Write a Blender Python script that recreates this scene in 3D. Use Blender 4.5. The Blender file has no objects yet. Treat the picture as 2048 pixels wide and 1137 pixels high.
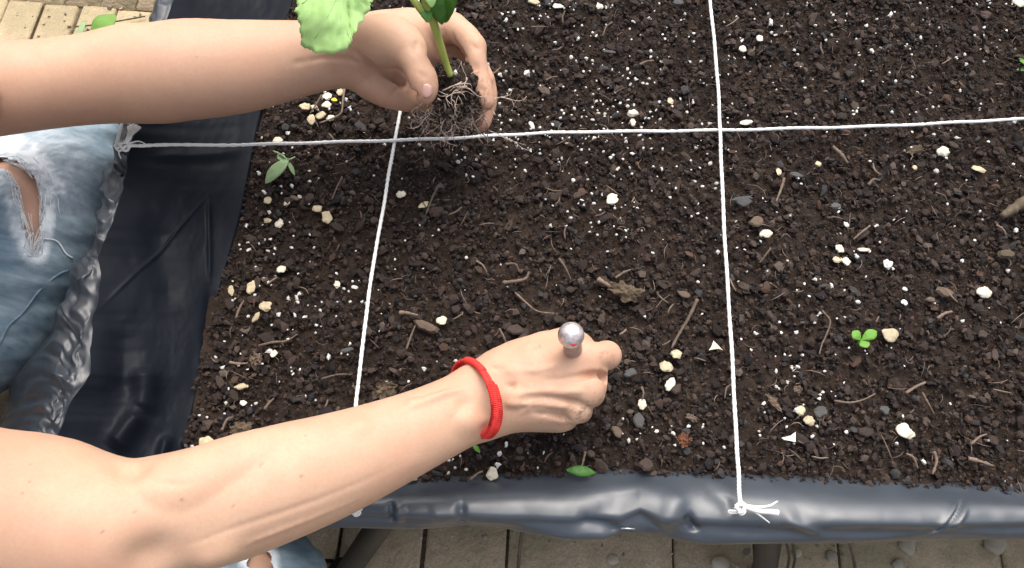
import bpy, math, random
import numpy as np
from mathutils import Vector, Matrix, noise as mnoise
random.seed(7); rng = np.random.default_rng(7)
SC = bpy.context.scene
COL = SC.collection

# ------------------------------------------------------------------ camera
H = 0.705; TILT = math.radians(24.0); ROLL = math.radians(3.95); F = 1607.0; CY = -0.30; CAMP = np.array([0, CY, H])
_R0 = np.array([1., 0, 0]); _U0 = np.array([0, math.cos(TILT), math.sin(TILT)])
FWD = np.array([0, math.sin(TILT), -math.cos(TILT)])
CR = math.cos(ROLL)*_R0 + math.sin(ROLL)*_U0*-1.0
CU = math.cos(ROLL)*_U0 + math.sin(ROLL)*_R0
cam_d = bpy.data.cameras.new('camera'); cam = bpy.data.objects.new('camera', cam_d); COL.objects.link(cam)
CR = math.cos(ROLL)*_R0 + math.sin(ROLL)*_U0
CU = math.cos(ROLL)*_U0 - math.sin(ROLL)*_R0
m = Matrix(((CR[0], CU[0], -FWD[0], 0), (CR[1], CU[1], -FWD[1], CY), (CR[2], CU[2], -FWD[2], H), (0, 0, 0, 1)))
cam.matrix_world = m
cam_d.sensor_width = 36.0; cam_d.lens = F/2048*36.0
cam_d.clip_start = 0.02; cam_d.clip_end = 200
SC.camera = cam

def P(u, v, z=0.0):
    """world point at height z seen at photo pixel (u, v)"""
    d = FWD + (u-1024.0)/F*CR - (v-568.5)/F*CU
    t = (z-H)/d[2]
    return np.array([d[0]*t, CY+d[1]*t, z])
def W(u, v, z=0.0):
    p = P(u, v, z); return Vector(p.tolist())

# ------------------------------------------------------------------ light
wd = bpy.data.worlds.new('World'); SC.world = wd; wd.use_nodes = True
nt = wd.node_tree; bg = nt.nodes['Background']
sky = nt.nodes.new('ShaderNodeTexSky'); sky.sky_type = 'NISHITA'; sky.sun_disc = False
SUN_EL = math.radians(61); SUN_AZ = math.radians(10)      # from the far side of the bed
sky.sun_elevation = SUN_EL; sky.sun_rotation = SUN_AZ
sky.air_density = 1.0; sky.dust_density = 5.0; sky.ozone_density = 0.3
hz = nt.nodes.new('ShaderNodeHueSaturation'); hz.inputs['Saturation'].default_value = 0.55      # pale bright haze, not deep blue
nt.links.new(sky.outputs[0], hz.inputs['Color']); nt.links.new(hz.outputs[0], bg.inputs[0]); bg.inputs[1].default_value = 0.15
sd = bpy.data.lights.new('sun', 'SUN'); sun = bpy.data.objects.new('sun', sd); COL.objects.link(sun)
sd.energy = 1.4; sd.angle = math.radians(62); sd.color = (1, 0.96, 0.90)
sdir = Vector((math.sin(SUN_AZ)*math.cos(SUN_EL), math.cos(SUN_AZ)*math.cos(SUN_EL), math.sin(SUN_EL)))
sun.rotation_euler = sdir.to_track_quat('Z', 'Y').to_euler()
SC.view_settings.view_transform = 'Standard'; SC.view_settings.look = 'None'
SC.view_settings.gamma = 1.0; SC.view_settings.use_curve_mapping = False
SC.view_settings.exposure = 0.86

# ------------------------------------------------------------------ materials
def mat(name, color, rough=0.8, spec=0.3, noise=None, bump=None, attr=False, metal=0.0, coat=0.0, sss=0.0, rand=0.0, trans=0.0, rnoise=None):
    """noise=(scale, amount, colour2), bump=(scale, strength, distance)"""
    M = bpy.data.materials.new(name); M.use_nodes = True
    N = M.node_tree.nodes; L = M.node_tree.links; b = N['Principled BSDF']
    b.inputs['Roughness'].default_value = rough
    b.inputs['Specular IOR Level'].default_value = spec
    b.inputs['Metallic'].default_value = metal
    b.inputs['Coat Weight'].default_value = coat
    if coat: b.inputs['Coat Roughness'].default_value = 0.25
    if sss:
        b.inputs['Subsurface Weight'].default_value = sss
        b.inputs['Subsurface Radius'].default_value = (0.012, 0.005, 0.003)
        b.inputs['Subsurface Scale'].default_value = 0.5
    tc = N.new('ShaderNodeTexCoord'); src = None
    rgb = N.new('ShaderNodeRGB'); rgb.outputs[0].default_value = (*color, 1); src = rgb.outputs[0]
    if attr:
        a = N.new('ShaderNodeAttribute'); a.attribute_name = 'Col'
        mx = N.new('ShaderNodeMix'); mx.data_type = 'RGBA'; mx.blend_type = 'MULTIPLY'; mx.inputs[0].default_value = 1
        L.new(src, mx.inputs[6]); L.new(a.outputs['Color'], mx.inputs[7]); src = mx.outputs[2]
    if noise:
        for (sc, amt, c2) in (noise if isinstance(noise, list) else [noise]):
            n = N.new('ShaderNodeTexNoise'); n.inputs['Scale'].default_value = sc; n.inputs['Detail'].default_value = 5
            L.new(tc.outputs['Object'], n.inputs['Vector'])
            mr = N.new('ShaderNodeMapRange'); mr.inputs[1].default_value = 0.38; mr.inputs[2].default_value = 0.65
            mr.inputs[4].default_value = amt; L.new(n.outputs[0], mr.inputs[0])
            mx = N.new('ShaderNodeMix'); mx.data_type = 'RGBA'
            L.new(mr.outputs[0], mx.inputs[0]); L.new(src, mx.inputs[6]); mx.inputs[7].default_value = (*c2, 1); src = mx.outputs[2]
    if rand:
        oi = N.new('ShaderNodeObjectInfo'); mr = N.new('ShaderNodeMapRange')
        mr.inputs[3].default_value = 1-rand; mr.inputs[4].default_value = 1+rand; L.new(oi.outputs['Random'], mr.inputs[0])
        hs = N.new('ShaderNodeHueSaturation'); L.new(mr.outputs[0], hs.inputs['Value']); L.new(src, hs.inputs['Color']); src = hs.outputs[0]
    L.new(src, b.inputs['Base Color'])
    if rnoise:
        n = N.new('ShaderNodeTexNoise'); n.inputs['Scale'].default_value = rnoise[0]; n.inputs['Detail'].default_value = 4
        L.new(tc.outputs['Object'], n.inputs['Vector'])
        mr = N.new('ShaderNodeMapRange'); mr.inputs[3].default_value = rnoise[1]; mr.inputs[4].default_value = rnoise[2]
        mr.inputs[1].default_value = .3; mr.inputs[2].default_value = .7
        L.new(n.outputs[0], mr.inputs[0]); L.new(mr.outputs[0], b.inputs['Roughness'])
    if bump:
        prev = None
        for (sc, st, di) in (bump if isinstance(bump, list) else [bump]):
            n = N.new('ShaderNodeTexNoise'); n.inputs['Scale'].default_value = sc; n.inputs['Detail'].default_value = 6
            L.new(tc.outputs['Object'], n.inputs['Vector'])
            bp = N.new('ShaderNodeBump'); bp.inputs['Strength'].default_value = st; bp.inputs['Distance'].default_value = di
            L.new(n.outputs[0], bp.inputs['Height'])
            if prev: L.new(prev, bp.inputs['Normal'])
            prev = bp.outputs[0]
        L.new(prev, b.inputs['Normal'])
    if trans:
        b.inputs['Transmission Weight'].default_value = 0
        tl = N.new('ShaderNodeBsdfTranslucent'); ms = N.new('ShaderNodeMixShader'); ms.inputs[0].default_value = trans
        L.new(src, tl.inputs[0]); L.new(b.outputs[0], ms.inputs[1]); L.new(tl.outputs[0], ms.inputs[2])
        L.new(ms.outputs[0], N['Material Output'].inputs[0])
    return M

M_soil = mat('soil', (0.040, 0.027, 0.020), .95, .15, noise=(60, .7, (0.020, 0.014, 0.011)), bump=[(900, 1, .0015), (150, 1, .004)])
M_crumb = mat('soil_crumb', (1, 1, 1), .9, .2, attr=True, bump=(1400, .6, .0006))
M_perlite = mat('perlite', (0.60, 0.58, 0.53), .85, .3, rand=.12, bump=(1500, .5, .0005))
M_husk = mat('seed_husk', (0.50, 0.42, 0.28), .6, .4, noise=(350, .6, (0.36, 0.28, 0.16)), bump=(700, .5, .0008), rand=.12)
M_huskw = mat('pale_husk', (0.66, 0.60, 0.46), .6, .4, noise=(300, .5, (0.5, 0.43, 0.30)), bump=(700, .5, .0008))
M_wood = mat('bark', (0.060, 0.042, 0.034), .85, .25, noise=(200, .6, (0.025, 0.019, 0.017)), bump=(500, .6, .001), rand=.45)
M_twig = mat('twig', (0.16, 0.115, 0.085), .8, .3, noise=(150, .6, (0.08, 0.055, 0.04)), bump=(900, .4, .0006), rand=.35)
M_stick = mat('thick_stick', (0.13, 0.10, 0.065), .85, .25, noise=(90, .7, (0.055, 0.04, 0.028)), bump=(300, .7, .001))
M_brownleaf = mat('brown_leaf', (0.115, 0.082, 0.050), .8, .3, noise=(120, .8, (0.05, 0.036, 0.025)), bump=(350, .8, .0015))
M_redchunk = mat('red_bark', (0.16, 0.065, 0.035), .85, .2, noise=(220, .7, (0.06, 0.03, 0.02)), bump=(400, .8, .0015))
M_slate = mat('grey_stone', (0.062, 0.060, 0.058), .7, .4, noise=(160, .5, (0.045, 0.045, 0.045)), bump=(500, .4, .0006), rand=.2)
M_brownstone = mat('brown_stone', (0.16, 0.115, 0.08), .8, .3, noise=(160, .7, (0.08, 0.055, 0.04)), bump=(400, .6, .001))
M_string = mat('string', (0.82, 0.81, 0.78), .8, .2, noise=(400, .25, (0.62, 0.60, 0.55)), bump=(1200, .5, .0006))
M_liner = mat('pond_liner_sheen', (0.022, 0.030, 0.041), .5, .9, noise=(25, .5, (0.030, 0.040, 0.053)), bump=[(22, .20, .004), (260, .08, .0008)], rnoise=(40, .44, .58), coat=.3)  # blue-grey base lightened to stand in for the broad sky sheen
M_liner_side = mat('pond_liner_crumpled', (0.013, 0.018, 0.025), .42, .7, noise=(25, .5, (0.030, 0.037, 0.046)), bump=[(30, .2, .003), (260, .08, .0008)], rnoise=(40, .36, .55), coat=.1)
M_liner_in = mat('pond_liner_inner_shaded', (0.006, 0.008, 0.012), .5, .10, noise=(18, .5, (0.009, 0.012, 0.017)), bump=[(16, .2, .004), (300, .15, .0008)], rnoise=(30, .42, .62))  # same sheet, base darkened for the slope that mirrors less light
M_frame = mat('dark_frame', (0.035, 0.032, 0.030), .6, .4, noise=(30, .5, (0.06, 0.05, 0.04)), bump=(200, .3, .001))
M_brick = mat('paver', (0.58, 0.42, 0.265), .92, .2, noise=[(45, .7, (0.34, 0.25, 0.16)), (300, .65, (0.62, 0.52, 0.38)), (700, .5, (0.22, 0.16, 0.11)), (14, .5, (0.24, 0.22, 0.11))], bump=[(160, .8, .003), (600, .6, .001)], rand=.14)
M_ground = mat('joint_sand', (0.15, 0.115, 0.078), .95, .1, noise=(120, .6, (0.045, 0.04, 0.028)), bump=(300, 1, .004))
M_grit = mat('grit', (0.42, 0.36, 0.27), .9, .2, rand=.3, bump=(800, .4, .0008))
M_skin = mat('skin', (0.52, 0.325, 0.218), .55, .32, attr=True, noise=[(22, .45, (0.51, 0.265, 0.18)), (9, .35, (0.55, 0.38, 0.26)), (55, .30, (0.46, 0.26, 0.175)), (420, .25, (0.43, 0.25, 0.165))], bump=[(900, .12, .0006), (120, .10, .0015)], sss=.18)
M_nail = mat('nail', (0.62, 0.36, 0.30), .3, .5)
M_red = mat('red_cord', (0.72, 0.05, 0.04), .75, .2, noise=(300, .5, (0.50, 0.03, 0.025)), bump=(900, .5, .0006))
M_leafpale = mat('pale_leaf', (0.37, 0.58, 0.20), .6, .3, noise=[(30, .5, (0.30, 0.52, 0.17)), (90, .3, (0.44, 0.62, 0.26))], bump=[(90, .3, .0012), (700, .2, .0004)], trans=.2)
M_leafvein = mat('leaf_vein', (0.36, 0.55, 0.22), .55, .3)
M_leafdark = mat('dark_leaf', (0.045, 0.16, 0.018), .45, .4, noise=(60, .6, (0.09, 0.24, 0.03)), bump=[(180, .5, .0015)], trans=.25)
M_leafmid = mat('mid_leaf', (0.16, 0.33, 0.05), .5, .35, noise=(70, .5, (0.22, 0.38, 0.08)), bump=(220, .4, .001), trans=.25)
M_leafgrey = mat('sage_leaf', (0.30, 0.42, 0.21), .6, .3, noise=(150, .4, (0.22, 0.34, 0.14)), bump=(300, .4, .001), trans=.2)
M_leafsprout = mat('sprout_leaf', (0.13, 0.33, 0.035), .5, .35, noise=(200, .4, (0.20, 0.40, 0.07)), bump=(400, .4, .0006), trans=.25)
M_stem = mat('green_stem', (0.34, 0.38, 0.09), .5, .35, noise=(60, .6, (0.24, 0.32, 0.06)), bump=(500, .2, .0005))
M_root = mat('root', (0.54, 0.43, 0.35), .7, .3, noise=(120, .8, (0.16, 0.11, 0.08)))
M_shirt = mat('shirt', (0.18, 0.19, 0.21), .9, .2, bump=(600, .3, .001))
M_hair = mat('hair', (0.035, 0.022, 0.015), .6, .3, bump=(200, .8, .004))
M_fray = mat('frayed_cotton', (0.80, 0.82, 0.82), .9, .2, noise=(150, .35, (0.50, 0.58, 0.65)), bump=[(500, .9, .0015), (140, .6, .003)])
M_staple = mat('staple_steel', (0.75, 0.75, 0.76), .3, .6, metal=.9)
M_shoe = mat('dark_rubber', (0.015, 0.015, 0.017), .6, .4, bump=(200, .3, .001))

def metal_knob():
    M = mat('worn_metal', (0.72, 0.63, 0.62), .28, .5, metal=.8, noise=[(420, .5, (0.20, 0.14, 0.14)), (150, .45, (0.80, 0.74, 0.73))], rnoise=(260, .32, .6), bump=(500, .3, .0004))
    return M
M_metal = metal_knob()
M_pink = mat('pink_paint', (0.75, 0.06, 0.13), .45, .4)

# denim: thread noise stretched along the leg, pale fading held in the cloth
def denim():
    M = bpy.data.materials.new('denim'); M.use_nodes = True
    N = M.node_tree.nodes; L = M.node_tree.links; b = N['Principled BSDF']
    b.inputs['Roughness'].default_value = .9; b.inputs['Specular IOR Level'].default_value = .15
    tc = N.new('ShaderNodeTexCoord')
    mp = N.new('ShaderNodeMapping'); mp.inputs['Scale'].default_value = (40, 170, 60); L.new(tc.outputs['Object'], mp.inputs[0])
    n1 = N.new('ShaderNodeTexNoise'); n1.inputs['Scale'].default_value = 1; n1.inputs['Detail'].default_value = 6; L.new(mp.outputs[0], n1.inputs[0])
    n2 = N.new('ShaderNodeTexNoise'); n2.inputs['Scale'].default_value = 14; n2.inputs['Detail'].default_value = 4; L.new(tc.outputs['Object'], n2.inputs[0])
    n3 = N.new('ShaderNodeTexNoise'); n3.inputs['Scale'].default_value = 1500; L.new(tc.outputs['Object'], n3.inputs[0])
    a = N.new('ShaderNodeAttribute'); a.attribute_name = 'Col'
    mx1 = N.new('ShaderNodeMix'); mx1.data_type = 'RGBA'; mx1.inputs[6].default_value = (0.12, 0.19, 0.245, 1); mx1.inputs[7].default_value = (0.29, 0.37, 0.42, 1)
    ad = N.new('ShaderNodeMath'); ad.operation = 'ADD'; L.new(n1.outputs[0], ad.inputs[0]); L.new(n2.outputs[0], ad.inputs[1])
    mr = N.new('ShaderNodeMapRange'); mr.inputs[1].default_value = .7; mr.inputs[2].default_value = 1.25; L.new(ad.outputs[0], mr.inputs[0]); L.new(mr.outputs[0], mx1.inputs[0])
    mx2 = N.new('ShaderNodeMix'); mx2.data_type = 'RGBA'; L.new(a.outputs['Fac'], mx2.inputs[0]); L.new(mx1.outputs[2], mx2.inputs[6]); mx2.inputs[7].default_value = (0.74, 0.79, 0.82, 1)
    L.new(mx2.outputs[2], b.inputs['Base Color'])
    bp = N.new('ShaderNodeBump'); bp.inputs['Strength'].default_value = .5; bp.inputs['Distance'].default_value = .0015; L.new(n3.outputs[0], bp.inputs['Height'])
    bp2 = N.new('ShaderNodeBump'); bp2.inputs['Strength'].default_value = .3; bp2.inputs['Distance'].default_value = .002; L.new(n1.outputs[0], bp2.inputs['Height']); L.new(bp.outputs[0], bp2.inputs['Normal'])
    L.new(bp2.outputs[0], b.inputs['Normal'])
    return M
M_denim = denim()

# ------------------------------------------------------------------ helpers
def link_mesh(name, V, Fc, material, parent=None, smooth=True, col=None, loc=None):
    me = bpy.data.meshes.new(name)
    V = np.asarray(V, dtype=np.float32)
    if isinstance(Fc, np.ndarray):
        k = Fc.shape[1]; me.vertices.add(len(V)); me.vertices.foreach_set('co', V.ravel())
        me.loops.add(Fc.size); me.loops.foreach_set('vertex_index', Fc.astype(np.int32).ravel())
        me.polygons.add(len(Fc)); me.polygons.foreach_set('loop_start', np.arange(len(Fc), dtype=np.int32)*k)
        me.polygons.foreach_set('loop_total', np.full(len(Fc), k, dtype=np.int32))
        me.update(calc_edges=True); me.validate()
    else:
        me.from_pydata(V.tolist(), [], Fc)
    me.polygons.foreach_set('use_smooth', np.full(len(me.polygons), smooth))
    if col is not None:
        at = me.color_attributes.new('Col', 'FLOAT_COLOR', 'POINT')
        c = np.ones((len(V), 4), dtype=np.float32); c[:, :3] = col if np.ndim(col) > 1 else np.tile(col, (len(V), 1))
        at.data.foreach_set('color', c.ravel())
    me.materials.append(material)
    o = bpy.data.objects.new(name, me); COL.objects.link(o)
    if parent: o.parent = parent
    if loc is not None: o.location = loc
    return o
def tag(o, label=None, cat=None, group=None, kind=None):
    if label: o['label'] = label
    if cat: o['category'] = cat
    if group: o['group'] = group
    if kind: o['kind'] = kind
    return o
def empty(name, loc=(0, 0, 0), label=None, cat=None, group=None, kind=None):
    o = bpy.data.objects.new(name, None); COL.objects.link(o); o.location = Vector(np.asarray(loc, float).tolist()); o.empty_display_size = .02
    bpy.context.view_layer.update()
    return tag(o, label, cat, group, kind)
def keep(parent, o):
    """parent o (built in world coordinates) to an Empty with location only"""
    o.parent = parent; o.matrix_parent_inverse = Matrix.Translation(-parent.location); return o
def recenter(o):
    """move a top-level mesh object's origin to its base centre"""
    me = o.data; n = len(me.vertices); c = np.empty(n*3, np.float32); me.vertices.foreach_get('co', c); c = c.reshape(-1, 3)
    b = np.array([c[:, 0].mean(), c[:, 1].mean(), c[:, 2].min()], dtype=np.float32)
    me.vertices.foreach_set('co', (c-b).ravel()); o.location = Vector(b.tolist()); me.update(); return o

def vnoise(x, y, seed=0):
    """smooth value noise on arrays"""
    xi = np.floor(x).astype(np.int64); yi = np.floor(y).astype(np.int64); fx = x-xi; fy = y-yi
    fx = fx*fx*(3-2*fx); fy = fy*fy*(3-2*fy)
    def h(a, b):
        n = (a*374761393 + b*668265263 + seed*974711) & 0xffffffff
        n = ((n ^ (n >> 13))*1274126177) & 0xffffffff
        return ((n ^ (n >> 16)) & 0xffff)/65535.0
    return (h(xi, yi)*(1-fx)+h(xi+1, yi)*fx)*(1-fy) + (h(xi, yi+1)*(1-fx)+h(xi+1, yi+1)*fx)*fy - .5
def fbm(x, y, seed=0, o=4):
    s = 0; a = 1
    for i in range(o): s = s+a*vnoise(x, y, seed+i); x = x*2.03+5.1; y = y*2.03+1.7; a *= .5
    return s

def spline(pts, n):
    """Catmull-Rom through rows of any width; returns n samples"""
    p = np.asarray(pts, float); p = np.vstack([2*p[0]-p[1], p, 2*p[-1]-p[-2]])
    t = np.linspace(0, len(p)-3-1e-9, n); i = t.astype(int); f = (t-i)[:, None]
    a, b, c, d = p[i], p[i+1], p[i+2], p[i+3]
    return .5*((2*b)+(-a+c)*f+(2*a-5*b+4*c-d)*f*f+(-a+3*b-3*c+d)*f**3)

def tube(path, rad, n=8, squash=None):
    """tube mesh along path (k,3); rad scalar or (k,)"""
    p = np.asarray(path, float); k = len(p); rad = np.broadcast_to(rad, (k,))
    T = np.gradient(p, axis=0); T /= np.linalg.norm(T, axis=1)[:, None]+1e-12
    ref = np.array([0, 0, 1.]) if abs(T[:, 2]).max() < .9 else np.array([.3, 1., .1])
    A = np.cross(T, ref); A /= np.linalg.norm(A, axis=1)[:, None]+1e-12; B = np.cross(A, T)
    th = np.arange(n)/n*2*math.pi
    V = p[:, None]+rad[:, None, None]*(np.cos(th)[None, :, None]*A[:, None]+np.sin(th)[None, :, None]*B[:, None]*(squash or 1))
    V = V.reshape(-1, 3); Fs = []
    for i in range(k-1):
        for j in range(n):
            j2 = (j+1) % n; Fs.append((i*n+j, i*n+j2, (i+1)*n+j2, (i+1)*n+j))
    Fs.append(tuple(range(n))[::-1]); Fs.append(tuple((k-1)*n+j for j in range(n)))
    return V, Fs
def merge(parts):
    V = []; Fs = []; o = 0
    for v, f in parts:
        V.append(np.asarray(v)); Fs += [tuple(i+o for i in q) for q in f]; o += len(v)
    return np.vstack(V), Fs

def ico(sub=1):
    import bmesh
    bm = bmesh.new(); bmesh.ops.create_icosphere(bm, subdivisions=sub, radius=1)
    V = np.array([v.co[:] for v in bm.verts]); Fc = np.array([[v.index for v in f.verts] for f in bm.faces]); bm.free(); return V, Fc
ICO1 = ico(1); ICO2 = ico(2); ICO3 = ico(3)

def rotmats(n, tiltmax=.6):
    yaw = rng.uniform(0, 2*np.pi, n); tx = rng.normal(0, tiltmax, n); ty = rng.normal(0, tiltmax, n)
    cz, sz = np.cos(yaw), np.sin(yaw); cx, sx = np.cos(tx), np.sin(tx); cy, sy = np.cos(ty), np.sin(ty)
    Z = np.zeros(n); O = np.ones(n)
    Rz = np.stack([cz, -sz, Z, sz, cz, Z, Z, Z, O], 1).reshape(n, 3, 3)
    Rx = np.stack([O, Z, Z, Z, cx, -sx, Z, sx, cx], 1).reshape(n, 3, 3)
    Ry = np.stack([cy, Z, sy, Z, O, Z, -sy, Z, cy], 1).reshape(n, 3, 3)
    return Rx@Ry@Rz

# ------------------------------------------------------------------ signed distance modelling (people)
class Field:
    def __init__(s, lo, hi, vox):
        s.lo = np.array(lo, float); s.v = vox; s.n = np.ceil((np.array(hi)-s.lo)/vox).astype(int)+1
        s.F = np.full(s.n, 0.05, np.float32)
    def box(s, pts, pad):
        p = np.asarray(pts); a = np.floor((p.min(0)-pad-s.lo)/s.v).astype(int); b = np.ceil((p.max(0)+pad-s.lo)/s.v).astype(int)+1
        return np.clip(a, 0, s.n), np.clip(b, 0, s.n)
    def coords(s, a, b):
        return [(s.lo[i]+np.arange(a[i], b[i])*s.v).astype(np.float32) for i in range(3)]
    def cone(s, p0, p1, r0, r1, n=None, sq=1.0, k=.006, mode='add'):
        """round cone p0-p1; n, sq: squash the section along n by 1/sq"""
        p0 = np.asarray(p0, float); p1 = np.asarray(p1, float)
        a, b = s.box([p0, p1], max(r0, r1)*1.05+k+s.v*3)
        if np.any(b-a < 2): return
        X, Y, Z = np.meshgrid(*s.coords(a, b), indexing='ij')
        X = X-p0[0]; Y = Y-p0[1]; Z = Z-p0[2]; d = (p1-p0).copy()
        if n is not None:
            n = np.asarray(n, float); n = n/np.linalg.norm(n); q = (X*n[0]+Y*n[1]+Z*n[2])*(sq-1)
            X = X+q*n[0]; Y = Y+q*n[1]; Z = Z+q*n[2]; d = d+(d@n)*(sq-1)*n
        L2 = max(float(d@d), 1e-10)
        t = np.clip((X*d[0]+Y*d[1]+Z*d[2])/L2, 0, 1)
        D = np.sqrt((X-t*d[0])**2+(Y-t*d[1])**2+(Z-t*d[2])**2)-(r0+(r1-r0)*t)
        if n is not None: D = D/(1+(sq-1)*.5)
        s.blend(a, b, D.astype(np.float32), k, mode)
    def blend(s, a, b, D, k, mode='add'):
        sl = tuple(slice(a[i], b[i]) for i in range(3)); Fs = s.F[sl]
        if mode == 'add':
            h = np.maximum(k-np.abs(Fs-D), 0)/k; s.F[sl] = np.minimum(Fs, D)-h*h*k*.25
        else:
            D = -D; h = np.maximum(k-np.abs(Fs-D), 0)/k; s.F[sl] = np.maximum(Fs, D)+h*h*k*.25
    def chain(s, pts, rad, n=None, sq=None, k=.004, m=5, mode='add'):
        """pts rows, rad list; smoothed and sampled"""
        q = np.hstack([np.asarray(pts, float), np.asarray(rad, float)[:, None], (np.asarray(sq, float)[:, None] if sq is not None else np.ones((len(pts), 1)))])
        q = spline(q, (len(pts)-1)*m+1)
        for i in range(len(q)-1):
            s.cone(q[i, :3], q[i+1, :3], q[i, 3], q[i+1, 3], n, (q[i, 4]+q[i+1, 4])/2 if n is not None else 1, k if i == 0 else .0015, mode)
    def mesh(s):
        """naive surface nets"""
        Fd = s.F; nx, ny, nz = Fd.shape; S = Fd < 0
        c = np.zeros((nx-1, ny-1, nz-1), np.uint8)
        for i in (0, 1):
            for j in (0, 1):
                for k in (0, 1): c += S[i:nx-1+i, j:ny-1+j, k:nz-1+k]
        act = (c > 0) & (c < 8); I = np.argwhere(act); idx = np.full(act.shape, -1, np.int32); idx[act] = np.arange(len(I))
        acc = np.zeros((len(I), 3)); cnt = np.zeros(len(I))
        corners = [(i, j, k) for i in (0, 1) for j in (0, 1) for k in (0, 1)]
        val = {q: Fd[I[:, 0]+q[0], I[:, 1]+q[1], I[:, 2]+q[2]].astype(float) for q in corners}
        for q in corners:
            for ax in range(3):
                if q[ax]: continue
                r = list(q); r[ax] = 1; r = tuple(r); va, vb = val[q], val[r]; mk = (va < 0) != (vb < 0)
                t = np.where(mk, va/(va-vb+1e-20), 0)
                pos = np.tile(np.array(q, float), (len(I), 1)); pos[:, ax] += t
                acc[mk] += pos[mk]; cnt[mk] += 1
        V = s.lo+(I+acc/cnt[:, None])*s.v
        Q = []
        for ax in range(3):
            o1, o2 = [(1, 2), (2, 0), (0, 1)][ax]
            A = [slice(None)]*3; B = [slice(None)]*3; A[ax] = slice(0, -1); B[ax] = slice(1, None)
            E = np.argwhere(S[tuple(A)] != S[tuple(B)])
            E = E[(E[:, o1] > 0) & (E[:, o2] > 0) & (E[:, o1] < Fd.shape[o1]-1) & (E[:, o2] < Fd.shape[o2]-1)]
            inside = S[E[:, 0], E[:, 1], E[:, 2]]
            def g(d1, d2):
                e = E.copy(); e[:, o1] -= d1; e[:, o2] -= d2; return idx[e[:, 0], e[:, 1], e[:, 2]]
            q = np.stack([g(1, 1), g(0, 1), g(0, 0), g(1, 0)], 1)
            q[~inside] = q[~inside][:, ::-1]; Q.append(q)
        Q = np.vstack(Q); Q = Q[(Q >= 0).all(1)]
        return V, Q

# ------------------------------------------------------------------ ground and paving
GZ = -0.30
me_v = [(-15, -15, GZ-.006), (15, -15, GZ-.006), (15, 15, GZ-.006), (-15, 15, GZ-.006)]
g = link_mesh('ground', me_v, [(0, 1, 2, 3)], M_ground, smooth=False); tag(g, kind='structure')
pav = empty('paving', (0, 0, GZ), kind='structure')
def brick_mesh(w, l, h, seed):
    import bmesh
    bm = bmesh.new(); bmesh.ops.create_cube(bm, size=1)
    for v in bm.verts: v.co = Vector((v.co.x*w, v.co.y*l, v.co.z*h))
    r = random.Random(seed)
    bmesh.ops.bevel(bm, geom=[e for e in bm.edges if e.calc_length() > h*.9], offset=.0035, segments=2, profile=.6, affect='EDGES')
    for v in bm.verts: v.co += Vector((r.gauss(0, .0006), r.gauss(0, .0006), r.gauss(0, .0004)))
    me = bpy.data.meshes.new('brick'); bm.to_mesh(me); bm.free(); me.materials.append(M_brick)
    me.polygons.foreach_set('use_smooth', np.full(len(me.polygons), True)); return me
BW = .2
big = [brick_mesh(.0955, .1955, .06, i) for i in range(4)]; small = [brick_mesh(.0535, .1955, .06, i+9) for i in range(4)]
def put_brick(me, x, y, rz):
    o = bpy.data.objects.new('brick', me); COL.objects.link(o); o.parent = pav
    o.location = (x+random.gauss(0, .001), y+random.gauss(0, .001), -.03+random.gauss(0, .0012)); o.rotation_euler = (random.gauss(0, .006), random.gauss(0, .006), rz+random.gauss(0, .006))
cx0 = P(845, 1100, GZ)[0]; cy0 = P(640, 1122, GZ)[1]
tlx = P(80, 30, GZ)[0]; tly = P(60, 4, GZ)[1]
for i in range(-5, 7):
    for j in range(-3, 8):
        x = cx0+i*BW; y = cy0+j*BW
        if x < tlx+.40 and y > .22: continue
        if j > 2 and x > -.3 and (x > 1.0 or y > 0.2): continue
        if (i+j) % 2 == 0:
            put_brick(random.choice(big), x-.05, y, 0); put_brick(random.choice(big), x+.05, y, 0)
        else:
            put_brick(random.choice(big), x, y-.05, math.pi/2); put_brick(random.choice(big), x, y+.05, math.pi/2)
for i in range(-9, 9):
    for j in range(-2, 4):
        x = tlx+i*.0575+(.028 if j % 2 else 0); y = tly-.1+j*.2
        if y < .22: continue
        put_brick(random.choice(small), x+.0287, y, 0)
# loose grit lying on the pavers
def scatter_mesh(name, pts, size, flat, base, material, parent, colf, jitter=.25, kind='stuff', smooth=False, tilt=.6):
    V0, F0 = base; n = len(pts); nv = len(V0)
    J = 1+rng.normal(0, jitter, (n, nv, 1))*1.0
    S = np.stack([size*rng.uniform(.7, 1.3, n), size*rng.uniform(.55, 1.1, n), size*flat*rng.uniform(.6, 1.3, n)], 1)
    V = V0[None]*J*S[:, None]
    V = np.einsum('nij,nvj->nvi', rotmats(n, tilt), V)+pts[:, None]
    Fc = (F0[None]+(np.arange(n)*nv)[:, None, None]).reshape(-1, F0.shape[1])
    c = np.repeat(colf(n), nv, axis=0) if colf else None
    o = link_mesh(name, V.reshape(-1, 3), Fc, material, parent, smooth=smooth, col=c)
    if kind: o['kind'] = kind
    return o
ng = 6000
gp = np.stack([rng.uniform(-1.0, .75, ng), rng.uniform(-.65, .75, ng), np.full(ng, GZ+.001)], 1)
gp = gp[(gp[:, 1] < -.05) | (gp[:, 0] < -.3)]
M_gritc = mat('grit_colour', (1, 1, 1), .9, .2, attr=True)
scatter_mesh('grit', gp, rng.lognormal(-6.45, .50, len(gp)), .6, ICO1, M_gritc, None,
             lambda n: np.array([.36, .30, .22])*rng.uniform(.45, 1.5, (n, 1)))

# ------------------------------------------------------------------ soil
def soil_h(x, y):
    return .0065*fbm(x*9, y*9, 3) + .0035*fbm(x*38, y*38, 11)
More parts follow.
